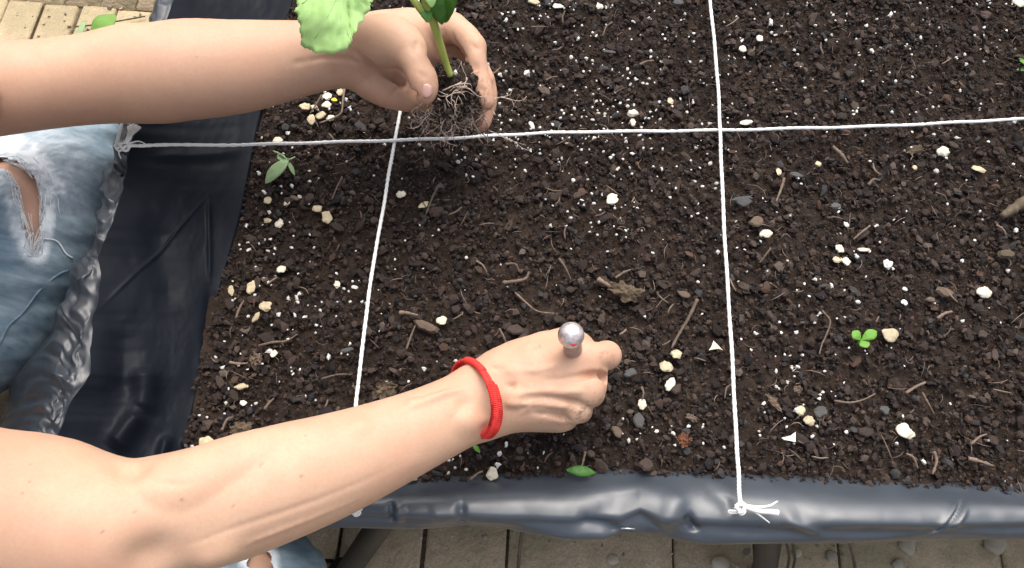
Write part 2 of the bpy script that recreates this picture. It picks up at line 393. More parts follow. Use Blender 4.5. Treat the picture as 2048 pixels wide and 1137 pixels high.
# inner outline of the bed (photo pixels of the soil's edge)
left_v = np.array([-260, 0, 130, 250, 420, 600, 780, 920, 1060]); left_u = np.array([668, 592, 552, 520, 488, 438, 398, 368, 335])
bot_u = np.array([300, 640, 760, 856, 1003, 1131, 1259, 1350, 1486, 1657, 1793, 2048, 2400]); bot_v = np.array([985, 975, 970, 964, 957, 953, 950, 949, 953, 961, 970, 986, 1008])
leftW = np.array([P(u, v) for u, v in zip(left_u, left_v)]); botW = np.array([P(u, v) for u, v in zip(bot_u, bot_v)])
def x_left(y): return np.interp(y, leftW[::-1, 1], leftW[::-1, 0])
def y_bot(x): return np.interp(x, botW[:, 0], botW[:, 1])
XR = 0.80; YT = 0.62
xs = np.linspace(-.60, XR+.04, 300); ys = np.linspace(-.34, YT+.04, 220)
X, Y = np.meshgrid(xs, ys); Z = soil_h(X, Y)-.006+.0015*fbm(X*160, Y*160, 5)
V = np.stack([X.ravel(), Y.ravel(), Z.ravel()], 1)
ii = np.arange(220*300).reshape(220, 300)
Fc = np.stack([ii[:-1, :-1].ravel(), ii[:-1, 1:].ravel(), ii[1:, 1:].ravel(), ii[1:, :-1].ravel()], 1)
cen = V[Fc].mean(1); Fc = Fc[(cen[:, 0] > x_left(cen[:, 1])-.03) & (cen[:, 1] > y_bot(cen[:, 0])-.02)]
s = link_mesh('soil', V, Fc, M_soil); tag(s, kind='structure')

def rand_soil(n, margin=.004, box=None):
    out = []
    x0, x1, y0, y1 = box or (-.50, .62, -.30, .56)
    while sum(len(o) for o in out) < n:
        x = rng.uniform(x0, x1, n); y = rng.uniform(y0, y1, n)
        k = (x > x_left(y)+margin) & (y > y_bot(x)+margin); out.append(np.stack([x[k], y[k]], 1))
    q = np.vstack(out)[:n]; return np.column_stack([q, soil_h(q[:, 0], q[:, 1])])
pal = np.array([1.10, 1.10, 1.10])*np.array([[.030, .021, .017], [.022, .016, .014], [.040, .028, .022], [.052, .037, .030], [.016, .013, .013], [.034, .032, .032], [.060, .036, .026], [.075, .058, .047]])
def crumbcol(n):
    k = rng.choice(8, n, p=[.26, .22, .18, .09, .12, .06, .04, .03]); return pal[k]*rng.uniform(.7, 1.3, (n, 1))
q = rand_soil(52000, -.004); sz = rng.lognormal(-6.46, .42, len(q)); q[:, 2] += rng.uniform(-.004, .002, len(q))-.001
scatter_mesh('soil_crumbs', q, sz, .55, ICO1, M_crumb, None, crumbcol, .22)
q = rand_soil(3200, 0); sz = rng.lognormal(-5.55, .25, len(q)); q[:, 2] += rng.uniform(-.003, .001, len(q))
scatter_mesh('soil_clods', q, sz, .40, ICO1, M_crumb, None, crumbcol, .20, tilt=.3)
# fine fibres: hair roots, slivers
parts = []; q = rand_soil(1100)
Vs = []; Fs = []; off = 0; cols = []
for i in range(len(q)):
    L_ = rng.lognormal(-4.7, .45); a = rng.uniform(0, 2*math.pi); b = a+rng.normal(0, .6)
    p0 = q[i]+[0, 0, .0035]; p1 = p0+.5*L_*np.array([math.cos(a), math.sin(a), .1]); p2 = p1+.5*L_*np.array([math.cos(b), math.sin(b), -.15])
    r = rng.uniform(.0002, .0005); v, f = tube(spline([p0, p1, p2], 4), [r*.6, r, r, r*.4], 4)
    Vs.append(v); Fs += [tuple(j+off for j in t) for t in f]; off += len(v)
    c = np.array([.15, .11, .085])*rng.uniform(.35, 1.5); cols.append(np.tile(c, (len(v), 1)))
o = link_mesh('root_fibres', np.vstack(Vs), Fs, M_crumb, col=np.vstack(cols)); o['kind'] = 'stuff'

# ------------------------------------------------------------------ perlite
q1 = rand_soil(2100)
dens = .55+1.6*fbm(q1[:, 0]*7+3, q1[:, 1]*7, 21, 3)
cl = P(1200, 225); d2 = np.exp(-((q1[:, 0]-cl[0])**2+(q1[:, 1]-cl[1])**2)/(2*.07**2))
u_rel = (q1[:, 0])/.5
q1 = q1[rng.uniform(0, 1, len(q1)) < np.clip(dens+d2-.25*np.clip(u_rel-.5, 0, 1), .12, 1)]
extra = []
for (u, v, sx, sy, n) in [(1200, 235, 90, 45, 70), (1090, 310, 140, 30, 40), (1195, 440, 40, 30, 16), (560, 330, 40, 50, 22), (900, 300, 120, 25, 25), (1560, 760, 70, 60, 22), (560, 600, 90, 80, 26), (1350, 880, 70, 40, 16)]:
    for _ in range(n):
        p = P(u+rng.normal(0, sx), v+rng.normal(0, sy)); extra.append([p[0], p[1], soil_h(p[0], p[1])])
q1 = np.vstack([q1, extra]); k = (q1[:, 0] > x_left(q1[:, 1])+.004) & (q1[:, 1] > y_bot(q1[:, 0])+.004); q1 = q1[k]
sz = rng.lognormal(-6.55, .30, len(q1)); order = np.argsort(-sz); q1 = q1[order]; sz = sz[order]
def blob_mesh(name, base, jit, flat, material, seed, smooth=True):
    r = np.random.default_rng(seed); V0, F0 = base
    nz = np.array([mnoise.noise(Vector((v*1.3+seed*7.1).tolist())) for v in V0])
    V = V0*(1+jit*nz[:, None]*1.5)*np.array([1, r.uniform(.7, 1), flat])
    me = bpy.data.meshes.new(name); me.from_pydata(V.tolist(), [], F0.tolist()); me.polygons.foreach_set('use_smooth', np.full(len(me.polygons), smooth)); me.materials.append(material); return me
pm = [blob_mesh('perlite_grain', ICO1, .5, .75, M_perlite, i, False) for i in range(8)]
for i in range(300):
    o = bpy.data.objects.new('perlite_grain', pm[i % 8]); COL.objects.link(o)
    o.location = (q1[i, 0], q1[i, 1], q1[i, 2]+.0028); o.scale = (sz[i],)*3; o.rotation_euler = (rng.uniform(-.5, .5), rng.uniform(-.5, .5), rng.uniform(0, 6.28))
    tag(o, 'small white perlite grain lying on the dark potting soil', 'perlite', 'perlite grains on the soil')
r_ = q1[300:].copy(); r_[:, 2] += .0026
scatter_mesh('perlite_grains', r_, sz[300:], .75, ICO1, M_perlite, None, None, .2)

# ------------------------------------------------------------------ bark chips nobody can tell apart
def chip_mesh(seed, n=9, flat=.22, material=M_wood, name='bark_chip', elong=1.0):
    r = random.Random(seed); ring = []
    for i in range(n):
        a = i/n*2*math.pi+r.uniform(-.2, .2); ring.append((math.cos(a)*r.uniform(.7, 1.1)*elong, math.sin(a)*r.uniform(.6, .95)))
    V = [(x*.8, y*.8, flat+r.uniform(-.05, .08)) for x, y in ring]+[(x, y, r.uniform(-.05, .06)) for x, y in ring]+[(x*.8, y*.8, -flat) for x, y in ring]+[(0, 0, flat*1.2), (0, 0, -flat)]
    Fc = []
    for i in range(n):
        j = (i+1) % n; Fc += [(i, i+n, j+n, j), (i+n, i+2*n, j+2*n, j+n), (3*n, i, j), (3*n+1, j+2*n, i+2*n)]
    me = bpy.data.meshes.new(name); me.from_pydata(V, [], Fc); me.materials.append(material)
    me.polygons.foreach_set('use_smooth', np.full(len(me.polygons), False)); return me
cm = [chip_mesh(i, elong=random.uniform(.9, 1.4)) for i in range(8)]
q2 = rand_soil(190, .01)
for i in range(190):
    o = bpy.data.objects.new('bark_chip', cm[i % 8]); COL.objects.link(o); sc_ = rng.uniform(.0030, .0062)
    o.location = (q2[i, 0], q2[i, 1], q2[i, 2]+.0022); o.scale = (sc_,)*3; o.rotation_euler = (rng.normal(0, .25), rng.normal(0, .25), rng.uniform(0, 6.28))
    tag(o, 'dark brown bark chip lying in the potting soil', 'bark chip', 'dark bark chips in the soil')

# ------------------------------------------------------------------ garden bed: liner, rims, frame
bed = empty('garden_bed', (0, 0, GZ), 'raised planting bed lined with glossy black plastic sheet folded over its rim, holding the soil', 'planting bed')
def loft(rows_fn, nu, nv_, name, material, parent):
    V = rows_fn; ii = np.arange(nu*nv_).reshape(nu, nv_)
    Fc = np.stack([ii[:-1, :-1].ravel(), ii[:-1, 1:].ravel(), ii[1:, 1:].ravel(), ii[1:, :-1].ravel()], 1)
    return keep(parent, link_mesh(name, V.reshape(-1, 3), Fc, material))
def ridge(U, Vv, x0, y0, x1, y1, w, a):
    """crease along a px segment"""
    dx, dy = x1-x0, y1-y0; L2 = dx*dx+dy*dy; t = np.clip(((U-x0)*dx+(Vv-y0)*dy)/L2, 0, 1)
    d = np.hypot(U-x0-t*dx, Vv-y0-t*dy); return a*np.exp(-(d/w)**2)*np.minimum(1, 4*np.minimum(t, 1-t)+.15)
# left side --------------------------------------------------
lv = np.array([-260, -100, 0, 150, 290, 400, 513, 560, 642, 749, 831, 930, 1060])
luL = np.array([395, 348, 318, 272, 232, 206, 172, 141, 116, 88, 74, 50, 20])
luR = np.array([430, 382, 350, 303, 262, 238, 200, 204, 182, 176, 128, 110, 80])
nu = 420; vv = np.linspace(-260, 1060, nu)
uL = np.interp(vv, lv, luL); uR = np.interp(vv, lv, luR); uS = np.interp(vv, left_v, left_u)-6
uR = uR+7*vnoise(vv/38, vv*0, 3)+4*vnoise(vv/14, vv*0, 4); uL = uL+8*vnoise(vv/45, vv*0, 8)
# inner face from the soil up to the crest
nin = 120; V = np.zeros((nu, nin, 3))
for i in range(nu):
    t = np.linspace(-.12, 1, nin)
    a = P(uS[i], vv[i], -.004); c = P(uR[i], vv[i], .062)
    pts = a[None]*(1-t[:, None])+c[None]*t[:, None]
    prof = np.where(t < 0, t*.25, .066*np.clip(t, 0, 1)**1.25)
    pts[:, 2] = -.004+prof-(t < 0)*.002; V[i] = pts
T = np.tile(np.linspace(-.12, 1, nin), (nu, 1)); VV = np.tile(vv[:, None], (1, nin)); UU = uS[:, None]+(uR-uS)[:, None]*T
D = .006*fbm(UU/190, VV/240, 31, 3)*np.clip(T*4, 0, 1)
D += ridge(UU, VV, 408, 385, 415, 560, 5, .003)+ridge(UU, VV, 415, 560, 422, 760, 14, -.005)
D += ridge(UU, VV, 408, 385, 176, 642, 3, .0022)
D += ridge(UU, VV, 285, 730, 275, 830, 26, .010)+ridge(UU, VV, 275, 820, 215, 900, 22, .012)+ridge(UU, VV, 330, 870, 310, 940, 14, .008)+ridge(UU, VV, 362, 880, 380, 910, 6, .004)
D += ridge(UU, VV, 480, 300, 300, 310, 10, .003)+ridge(UU, VV, 300, 420, 330, 620, 30, -.006)+ridge(UU, VV, 225, 640, 240, 800, 30, -.008)
D += .0012*fbm(UU/30, VV/45, 33, 3)*np.clip(T*5, 0, 1)
D *= np.clip((1-T)*4, 0, 1)
V[:, :, 2] += D; V[:, :, 0] += D*.3
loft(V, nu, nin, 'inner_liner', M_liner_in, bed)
# crumpled strip over the rim, then the skirt hanging outside
no = 110; V = np.zeros((nu, no, 3)); T = np.zeros((nu, no)); cu = np.zeros((nu, no))
for i in range(nu):
    a = P(uR[i], vv[i], .062); b = P((uR[i]*.5+uL[i]*.5), vv[i], .064); c = P(uL[i], vv[i], .045); w_ = np.clip((vv[i]-560)/160, 0, 1); d = c+np.array([-.02-.07*w_, 0, -.09-.02*w_]); e = c+np.array([-.035-.16*w_, -.005, -.33+.02*w_])
    sp = spline([a, b, c, d, e], no); V[i] = sp
T = np.tile(np.linspace(0, 1, no), (nu, 1)); VV = np.tile(vv[:, None], (1, no)); UU = uR[:, None]+(uL-uR)[:, None]*T*2
nz = np.abs(fbm(UU/52+VV/110, VV/70-UU/90, 41, 2)); nz2 = np.abs(fbm(UU/44-VV/60, VV/95, 47, 2))
env = np.clip(T*6, 0, 1)**.8
D = (.017*(.15-nz)+.013*(.14-nz2)+.004*(.15-np.abs(fbm(UU/19, VV/30, 55, 2))))*env
V[:, :, 2] += D*np.clip(1.3-T*1.2, .2, 1); V[:, :, 0] -= .35*D*np.clip(T*2, 0, 1)
V[:, :, 0] -= .012*np.abs(fbm(T*4, VV/120, 51, 3))*env
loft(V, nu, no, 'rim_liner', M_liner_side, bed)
# near side --------------------------------------------------
nb = 520; uu = np.linspace(300, 2420, nb)
vA = np.interp(uu, bot_u, bot_v)+3
vC = np.interp(uu, [300, 640, 691, 838, 930, 1003, 1100, 1149, 1204, 1241, 1290, 1332, 1418, 1554, 1690, 1861, 2048, 2420], [1060, 1054, 1056, 1059, 1050, 1056, 1074, 1081, 1079, 1066, 1066, 1076, 1090, 1087, 1086, 1079, 1079, 1082])
vF = np.interp(uu, [300, 700, 900, 1150, 1240, 1280, 1320, 1400, 1600, 1850, 2048, 2420], [1030, 1034, 1040, 1050, 1046, 1030, 1046, 1055, 1062, 1058, 1055, 1060])   # fold line above the hem
nr = 90; V = np.zeros((nb, nr, 3))
for i in range(nb):
    a0 = P(uu[i], vA[i]-22, -.012); a = P(uu[i], vA[i], .001); b = P(uu[i], vA[i]*.62+vF[i]*.38, .018); b2 = P(uu[i], vA[i]*.2+vF[i]*.8, .0205); c = P(uu[i], vF[i], .015)
    d = P(uu[i], vF[i]*.4+vC[i]*.6, .0105); e = P(uu[i], vC[i], .003); f = e+np.array([0, .010, -.010]); h = e+np.array([0, .03, -.07])
    V[i] = spline([a0, a, b, b2, c, d, e, f, h], nr)
T = np.tile(np.linspace(0, 1, nr), (nb, 1)); UU = np.tile(uu[:, None], (1, nr))
VV = vA[:, None]+(T-.125)/.625*(vC-vA)[:, None]
env = np.clip((T-.12)*7, 0, 1)*np.clip((.80-T)*6, 0, 1)
D = .005*fbm(UU/170, VV/60, 61, 2)+.0016*np.abs(fbm(UU/60, VV/90+UU/200, 63, 2))
D += ridge(UU, VV, 783, 990, 785, 1035, 6, -.005)+ridge(UU, VV, 798, 990, 800, 1035, 10, .004)+ridge(UU, VV, 920, 985, 925, 1035, 9, -.005)+ridge(UU, VV, 930, 1000, 860, 1020, 22, .004)
D += ridge(UU, VV, 1180, 1010, 1300, 965, 18, -.004)+ridge(UU, VV, 1320, 1040, 1360, 960, 26, .007)+ridge(UU, VV, 1250, 1050, 1150, 1010, 20, -.005)+ridge(UU, VV, 1372, 1000, 1395, 1048, 10, -.006)+ridge(UU, VV, 1410, 965, 1470, 1000, 12, -.005)
D += ridge(UU, VV, 1560, 1000, 1640, 1045, 12, .004)+ridge(UU, VV, 1600, 1000, 1900, 1020, 20, .004)
D += ridge(UU, VV, 1932, 990, 1858, 1052, 3.5, -.006)+ridge(UU, VV, 1920, 995, 1870, 1040, 9, .003)+ridge(UU, VV, 1935, 1000, 1895, 1040, 4, .003)
D *= env*.75
V[:, :, 2] += D; V[:, :, 1] -= D*.5
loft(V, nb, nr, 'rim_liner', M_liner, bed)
# far and right rims (outside the frame)
def plain_rim(p0, p1, inward):
    n = 40; V = np.zeros((n, 12, 3)); t = np.linspace(0, 1, n)
    for i in range(n):
        c = p0*(1-t[i])+p1*t[i]
        V[i] = spline([c+inward*.02+[0, 0, -.012], c+[0, 0, .02], c-inward*.025+[0, 0, .03], c-inward*.05+[0, 0, 0], c-inward*.045+[0, 0, -.09]], 12)
        V[i, :, 2] += .003*math.sin(i*1.3)
    loft(V, n, 12, 'rim_liner', M_liner, bed)
plain_rim(np.array([XR, -.34, 0.]), np.array([XR, YT+.04, 0.]), np.array([-1., 0, 0]))
plain_rim(np.array([XR+.04, YT, 0.]), np.array([-.42, YT, 0.]), np.array([0, -1., 0]))
# frame boards and legs under the liner
def boxmesh(name, lo, hi, material, parent, bev=.003):
    import bmesh
    bm = bmesh.new(); bmesh.ops.create_cube(bm, size=1); lo = Vector(lo); hi = Vector(hi)
    for v in bm.verts: v.co = Vector(((v.co.x+.5)*(hi.x-lo.x)+lo.x, (v.co.y+.5)*(hi.y-lo.y)+lo.y, (v.co.z+.5)*(hi.z-lo.z)+lo.z))
    bmesh.ops.bevel(bm, geom=bm.edges[:], offset=bev, segments=2, affect='EDGES')
    me = bpy.data.meshes.new(name); bm.to_mesh(me); bm.free(); me.materials.append(material)
    o = bpy.data.objects.new(name, me); COL.objects.link(o); return keep(parent, o)
yb = P(1300, 1060, -.018)[1]
boxmesh('floor_board', (-.38, yb+.045, -.062), (XR+.03, YT+.03, -.045), M_frame, bed)
boxmesh('side_board', (-.36, yb+.03, -.075), (XR+.04, yb+.045, -.012), M_frame, bed)
def pipe(name, pts, r, material, parent, n=14, k=16):
    v, f = tube(spline(pts, k), r, n); return keep(parent, link_mesh(name, v, f, material))
# visible splayed legs
for (pa, pb) in (((790, 1062), (690, 1150)), ((1552, 1075), (1525, 1165)), ((2330, 1080), (2380, 1170))):
    a = P(pa[0], pa[1], -.06)+np.array([0, .03, 0]); b = P(pb[0], pb[1], GZ+.012)
    pipe('leg', [a, a*.6+b*.4, b], .0135, M_frame, bed)
    foot = b.copy(); v, f = tube([foot+[0, 0, .012], foot+[0, 0, -.010]], .019, 14); keep(bed, link_mesh('leg_foot', v, f, M_shoe))
pipe('leg', [np.array([XR-.03, YT-.03, -.06]), np.array([XR, YT, GZ])], .0135, M_frame, bed)
pipe('leg', [np.array([-.33, YT-.03, -.06]), np.array([-.34, YT, GZ])], .0135, M_frame, bed)
# two loops of wire cable tied by the leg
for dx in (0, .006):
    pts = [P(1563, 1075, -.05)+[dx, .01, 0], P(1575, 1095, -.1)+[dx, 0, 0], P(1578, 1120, -.16)+[dx, 0, 0], P(1572, 1150, -.25)+[dx, 0, 0]]
    pipe('cable', pts, .0014, M_shoe, bed, 8)
# staples
for (u0, v0, u1, v1) in ((1579, 1062, 1608, 1064), (1243, 1057, 1269, 1058), (650, 1040, 672, 1042)):
    def rimz(u, v):
        i = int(np.argmin(abs(uu-u))); best = None
        for j in range(nr):
            if j < 10: continue
            pass
        return None
    a = P(u0, v0, .012); b = P(u1, v1, .012)
    v_, f_ = tube([a+[0, 0, -.006], a, b, b+[0, 0, -.006]], .0006, 6)
    keep(bed, link_mesh('staple', v_, f_, M_staple))

# ------------------------------------------------------------------ strings
def twisted(path, r, n=8, seed=0):
    p = np.asarray(path); k = len(p); rr = r*(1+.10*np.sin(np.arange(k)*1.9+seed)+.05*rng.normal(0, 1, k)); return tube(p, rr, n)
def string_path(pts, n):
    q = spline([P(u, v, z) for u, v, z in pts], n); q[:, 2] += .0006*np.sin(np.arange(n)*.21); return q
def knot(center, r, parent, seed):
    rr = random.Random(seed); ps = []
    t = np.linspace(0, 2*math.pi*2.6, 46)
    q = np.stack([np.cos(t)*(1+.35*np.cos(2.7*t)), np.sin(t)*(1+.35*np.cos(1.7*t)), .55*np.sin(1.5*t)], 1)*r+center
    v, f = tube(q, r*.40, 8); return keep(parent, link_mesh('knot', v, f, M_string))
def tail(pts, r0, r1, parent, name='tail'):
    q = spline([P(*p) for p in pts], 14); v, f = tube(q, np.linspace(r0, r1, 14), 8, None); return keep(parent, link_mesh(name, v, f, M_string))
SR = .00165
hs = empty('grid_string', P(262, 293, .066), 'long white string crossing both others, running sideways from the knot on the left rim', 'string', 'white strings marking out planting squares')
v, f = twisted(string_path([(258, 293, .070), (300, 291, .064), (480, 290, .044), (620, 286, .028), (760, 282, .021), (900, 277, .019), (1020, 270, .018), (1140, 265, .018), (1300, 263, .018), (1440, 261, .018), (1600, 257, .019), (1750, 253, .019), (1900, 246, .02), (2048, 238, .022), (2500, 215, .03), (2900, 196, .035)], 420), SR)
keep(hs, link_mesh('cord', v, f, M_string))
knot(P(250, 292, .071), .0034, hs, 1); knot(P(238, 294, .068), .0028, hs, 2)
for i, (u, v_) in enumerate([(262, 252), (268, 250), (274, 252), (280, 255), (257, 255)]):
    tail([(252, 288, .073), (257+i, 272, .076), (u, v_, .070)], .0019, .0015, hs)
tail([(256, 288, .073), (276, 283, .073), (291, 288, .066)], .0008, .0005, hs)
tail([(250, 296, .071), (238, 305, .068), (242, 318, .062)], .0009, .0005, hs)
tail([(233, 290, .068), (240, 262, .07), (246, 238, .068)], .0018, .0013, hs)
rs = empty('grid_string', P(1478, 1010, .03), 'white string right of the silver knob, tied with frayed tails on the near rim', 'string', 'white strings marking out planting squares')
v, f = twisted(string_path([(1395, -300, .022), (1409, -120, .02), (1420, 0, .02), (1430, 100, .02), (1437, 190, .020), (1440, 261, .0215), (1443, 340, .019), (1449, 470, .018), (1457, 600, .018), (1465, 730, .019), (1471, 850, .022), (1476, 930, .030), (1479, 990, .036), (1481, 1012, .035)], 320), SR*1.1)
keep(rs, link_mesh('cord', v, f, M_string))
knot(P(1482, 1016, .036), .0036, rs, 3)
tail([(1484, 1010, .037), (1510, 1014, .037), (1538, 1012, .036), (1555, 1003, .035)], .0014, .0006, rs)
tail([(1486, 1013, .037), (1515, 1022, .036), (1540, 1024, .035), (1556, 1026, .034)], .0016, .0026, rs)
tail([(1500, 1018, .036), (1518, 1030, .034), (1539, 1046, .028)], .001, .0005, rs)
tail([(1482, 1018, .037), (1470, 1022, .036), (1458, 1022, .034), (1460, 1026, .033), (1476, 1026, .034)], .0009, .0009, rs)
ls = empty('grid_string', P(712, 1022, .03), 'white string running down from under the upper hand to beneath the near forearm', 'string', 'white strings marking out planting squares')
v, f = twisted(string_path([(872, -240, .022), (842, -40, .02), (820, 100, .018), (804, 200, .018), (790, 281, .0175), (779, 340, .018), (766, 420, .018), (748, 520, .018), (735, 610, .018), (722, 720, .019), (712, 810, .02), (709, 900, .023), (710, 980, .034), (712, 1010, .036)], 320), SR*1.05)
keep(ls, link_mesh('cord', v, f, M_string))
knot(P(712, 1020, .036), .0032, ls, 5)
tail([(712, 1018, .036), (728, 1010, .037), (742, 1003, .036), (753, 994, .034)], .0008, .0005, ls)

# ------------------------------------------------------------------ loose items lying on the soil
def on_soil(u, v, dz=0):
    p = P(u, v, .003); z = float(soil_h(p[0], p[1])); return np.array([p[0], p[1], z+dz])
PXM = 1/2250.0
def husk(u, v, ru, rv, ang, label, material=M_husk, name='seed_husk', cat='seed husk', flat=.32, jit=.42, dz=.003, seed=None):
    s_ = seed if seed is not None else int(u*13+v*7) % 997
    V0, F0 = ICO3
    nz = np.array([mnoise.noise(Vector((w*1.4+s_*.37).tolist())) for w in V0]); nz2 = np.array([mnoise.noise(Vector((w*4.2+s_*.9).tolist())) for w in V0])
    V = V0*(1+jit*nz[:, None]+.12*nz2[:, None])
    rad = np.hypot(V[:, 0], V[:, 1]); V[:, 2] = V[:, 2]*flat-np.where(V0[:, 2] > 0, .30*np.exp(-(rad/.45)**2)*flat*1.3, 0)+np.where(V0[:, 2] > 0, .10*np.exp(-(rad/.16)**2), 0)
    V *= np.array([ru, rv, min(ru, rv)])*PXM*1.05
    o = link_mesh(name, V, F0, material); o.location = Vector((on_soil(u, v, dz)).tolist())
    o.rotation_euler = (rng.normal(0, .15), rng.normal(0, .15), math.radians(ang)); return tag(o, label, cat)
def twig(pts, r, label, name='twig', material=M_twig, lift=.006, cat='twig'):
    q = spline([on_soil(u, v, lift*(1+.25*math.sin(i*2.1))) for i, (u, v) in enumerate(pts)], 5*len(pts))
    rr = np.linspace(r, r*.6, len(q))*(1+.15*rng.normal(0, 1, len(q))); v, f = tube(q, rr, 7)
    return tag(recenter(link_mesh(name, v, f, material)), label, cat)
def chip(u, v, ru, rv, ang, label, material=M_wood, name='wood_chip', cat='wood chip', flat=.2, seed=None, dz=.004):
    me = chip_mesh(seed if seed is not None else int(u+v), 11, flat, material, name)
    o = bpy.data.objects.new(name, me); COL.objects.link(o); o.location = Vector(on_soil(u, v, dz).tolist()); o.scale = (ru*PXM, rv*PXM, min(ru, rv)*PXM)
    o.rotation_euler = (rng.normal(0, .12), rng.normal(0, .12), math.radians(ang)); return tag(o, label, cat)

husk(1225, 398, 14, 11, 50, 'largest bright cream husk in the middle square, alone above the centre', M_huskw)
husk(655, 437, 15, 10, 100, 'long crinkled cream husk left of the left string, level with the largest husk', dz=.004)
husk(634, 418, 10, 9, 0, 'round tan husk just above the long crinkled husk left of the left string')
husk(558, 446, 10, 8, 60, 'bright cream husk near the black liner below the pale green leaf', M_huskw)
husk(534, 440, 9, 5, -10, 'thin flat tan husk nearest the black liner, below the pale green leaf')
husk(535, 400, 8, 8, 0, 'small squarish pale husk below the pale green leaf on the left')
husk(572, 404, 7, 7, 0, 'small pinkish pale husk between the pale green leaf and liner-side bright husk', M_huskw)
husk(588, 394, 10, 5, -20, 'narrow brown-grey husk right below the stalk of the pale green leaf', M_brownstone)
husk(802, 390, 9, 9, 0, 'round white husk just right of the left string below the crossing', M_huskw)
husk(847, 411, 11, 7, 30, 'oval tan husk touching the upright twig right of the left string')
husk(610, 210, 13, 9, 10, 'ragged yellowish husk at the left of the cluster under the upper forearm', jit=.5)
husk(627, 211, 8, 7, 0, 'small ragged husk beside the yellowish one in the cluster under the upper forearm', jit=.5)
husk(655, 192, 9, 11, 0, 'upper bright cream husk of the touching pair under the upper wrist', M_huskw)
husk(653, 208, 11, 9, 0, 'lower bright cream husk of the touching pair under the upper wrist', M_huskw)
husk(622, 238, 8, 11, 10, 'lowest oval husk of the cluster under the upper forearm')
husk(641, 229, 12, 8, 20, 'wide oval husk in the middle of the cluster under the upper forearm')
husk(661, 235, 9, 8, 0, 'rough cream husk inside the bend of the long twig under the upper wrist', M_huskw, jit=.5)
husk(679, 182, 8, 10, 0, 'ringed tan husk close under the upper wrist beside the bent twig')
husk(554, 279, 11, 8, 0, 'round white husk resting right against the long string near the black liner', M_huskw)
husk(1888, 302, 14, 12, 0, 'chunky cream husk in the right square near the upper right', M_huskw, flat=.7)
husk(1958, 339, 17, 7, -5, 'long flat yellowish husk in the right square, farthest right below the string')
husk(1638, 327, 8, 6, 0, 'small round cream husk in the upper part of the right square')
husk(1556, 346, 6, 12, -15, 'curved sliver-like cream husk near the top of the twig right of the right string')
husk(1830, 334, 5, 6, 0, 'tiny tan husk left of the chunky cream husk in the right square')
husk(1530, 469, 14, 9, 5, 'oval white husk close to the right string, right square', M_huskw)
husk(1680, 497, 9, 10, 0, 'upper husk of the three-piece cluster in the right square', M_huskw)
husk(1676, 518, 10, 8, 0, 'greenish yellow husk of the three-piece cluster in the right square')
husk(1693, 523, 9, 10, -30, 'lower right pale husk of the three-piece cluster in the right square', M_huskw)
husk(1730, 498, 13, 4, -8, 'straight white sliver right of the three-piece husk cluster', M_huskw, 'husk_sliver', 'husk sliver')
husk(1695, 447, 7, 5, -40, 'small very white oval husk above the three-piece cluster in the right square', M_perlite)
husk(1806, 608, 7, 6, 0, 'small white lump below the cream husk and brown stone at right', M_perlite)
husk(1780, 670, 17, 15, 0, 'large round tan husk with a pitted middle, right of the green sprout')
husk(1972, 582, 15, 12, 10, 'large pale husk at far right beside the brown stone', M_huskw)
husk(1597, 825, 10, 10, 0, 'upper round husk of the pair at the lower left of the right square')
husk(1614, 845, 10, 9, 0, 'lower round husk of the pair at the lower left of the right square')
husk(1807, 865, 17, 13, -25, 'largest cream husk in the lower right, below the green sprout', M_huskw)
husk(1351, 711, 12, 9, -15, 'uppermost tan husk at the foot of the long straight twig')
husk(1332, 735, 13, 13, 0, 'round tan husk just below left of the one at the twig foot')
husk(1340, 769, 9, 14, -30, 'bright elongated husk below the round tan husk right of the fist', M_huskw)
husk(1283, 811, 8, 10, 0, 'bright oval white husk alone, right of the knuckles', M_huskw)
husk(562, 539, 10, 8, 20, 'pale pinkish husk in the left strip halfway down', M_huskw)
husk(503, 577, 10, 14, 10, 'squarish cream husk near the black liner in the left strip')
husk(463, 583, 6, 11, 15, 'thin upright husk touching the black liner in the left strip')
husk(532, 615, 13, 10, -20, 'ragged tan husk below the squarish cream one in the left strip', jit=.5)
husk(512, 637, 11, 5, 50, 'narrow ragged yellowish husk below the squarish cream one near the liner', jit=.5)
husk(675, 571, 6, 8, 20, 'small grey-white husk left of the left string halfway down', M_huskw)
husk(710, 576, 7, 4, 0, 'tiny bright husk almost touching the left string halfway down', M_perlite)
husk(884, 641, 10, 10, 0, 'round pale husk on the end of the brown wood knot', M_huskw)
husk(547, 707, 7, 8, 0, 'bright cream husk right of the crumpled grey piece in the left strip', M_huskw)
husk(483, 773, 12, 7, 10, 'flat tan husk near the liner in the lower left strip')
husk(486, 806, 7, 5, -10, 'tiny white husk in the lower left strip above the forearm', M_perlite)
husk(413, 888, 14, 13, 60, 'round tan husk with dark middle touching the near forearm at the liner')
husk(1115, 16, 12, 7, 5, 'bright cream husk with a thin tail at the top, right of the dark leaf', M_huskw)
husk(1067, 9, 13, 8, -10, 'brownish husk at the top edge left of the tailed cream husk')
husk(1199, 14, 8, 8, 0, 'small ragged cream husk at the top edge, centre', M_huskw, jit=.5)
husk(1262, 238, 12, 9, 10, 'mushroom-like cream husk standing on the long string', M_huskw, flat=.8, dz=.010)
husk(1263, 254, 7, 10, 0, 'short pale stub below the mushroom-like husk on the long string', M_huskw, flat=.8, dz=.007)
husk(1486, 96, 11, 9, 30, 'cream husk right of the right string near the top', M_huskw)
husk(1493, 246, 13, 7, 15, 'pinkish white crinkled husk above the long string right of the crossing', M_huskw, jit=.5)
husk(1341, 203, 7, 9, 0, 'small tan husk above the long string left of the crossing')
husk(1520, 76, 8, 8, 0, 'round white lump upper right, beyond the right string', M_perlite)
husk(1064, 249, 5, 11, 30, 'slanting white sliver above the long string, right of the fingertips', M_perlite)
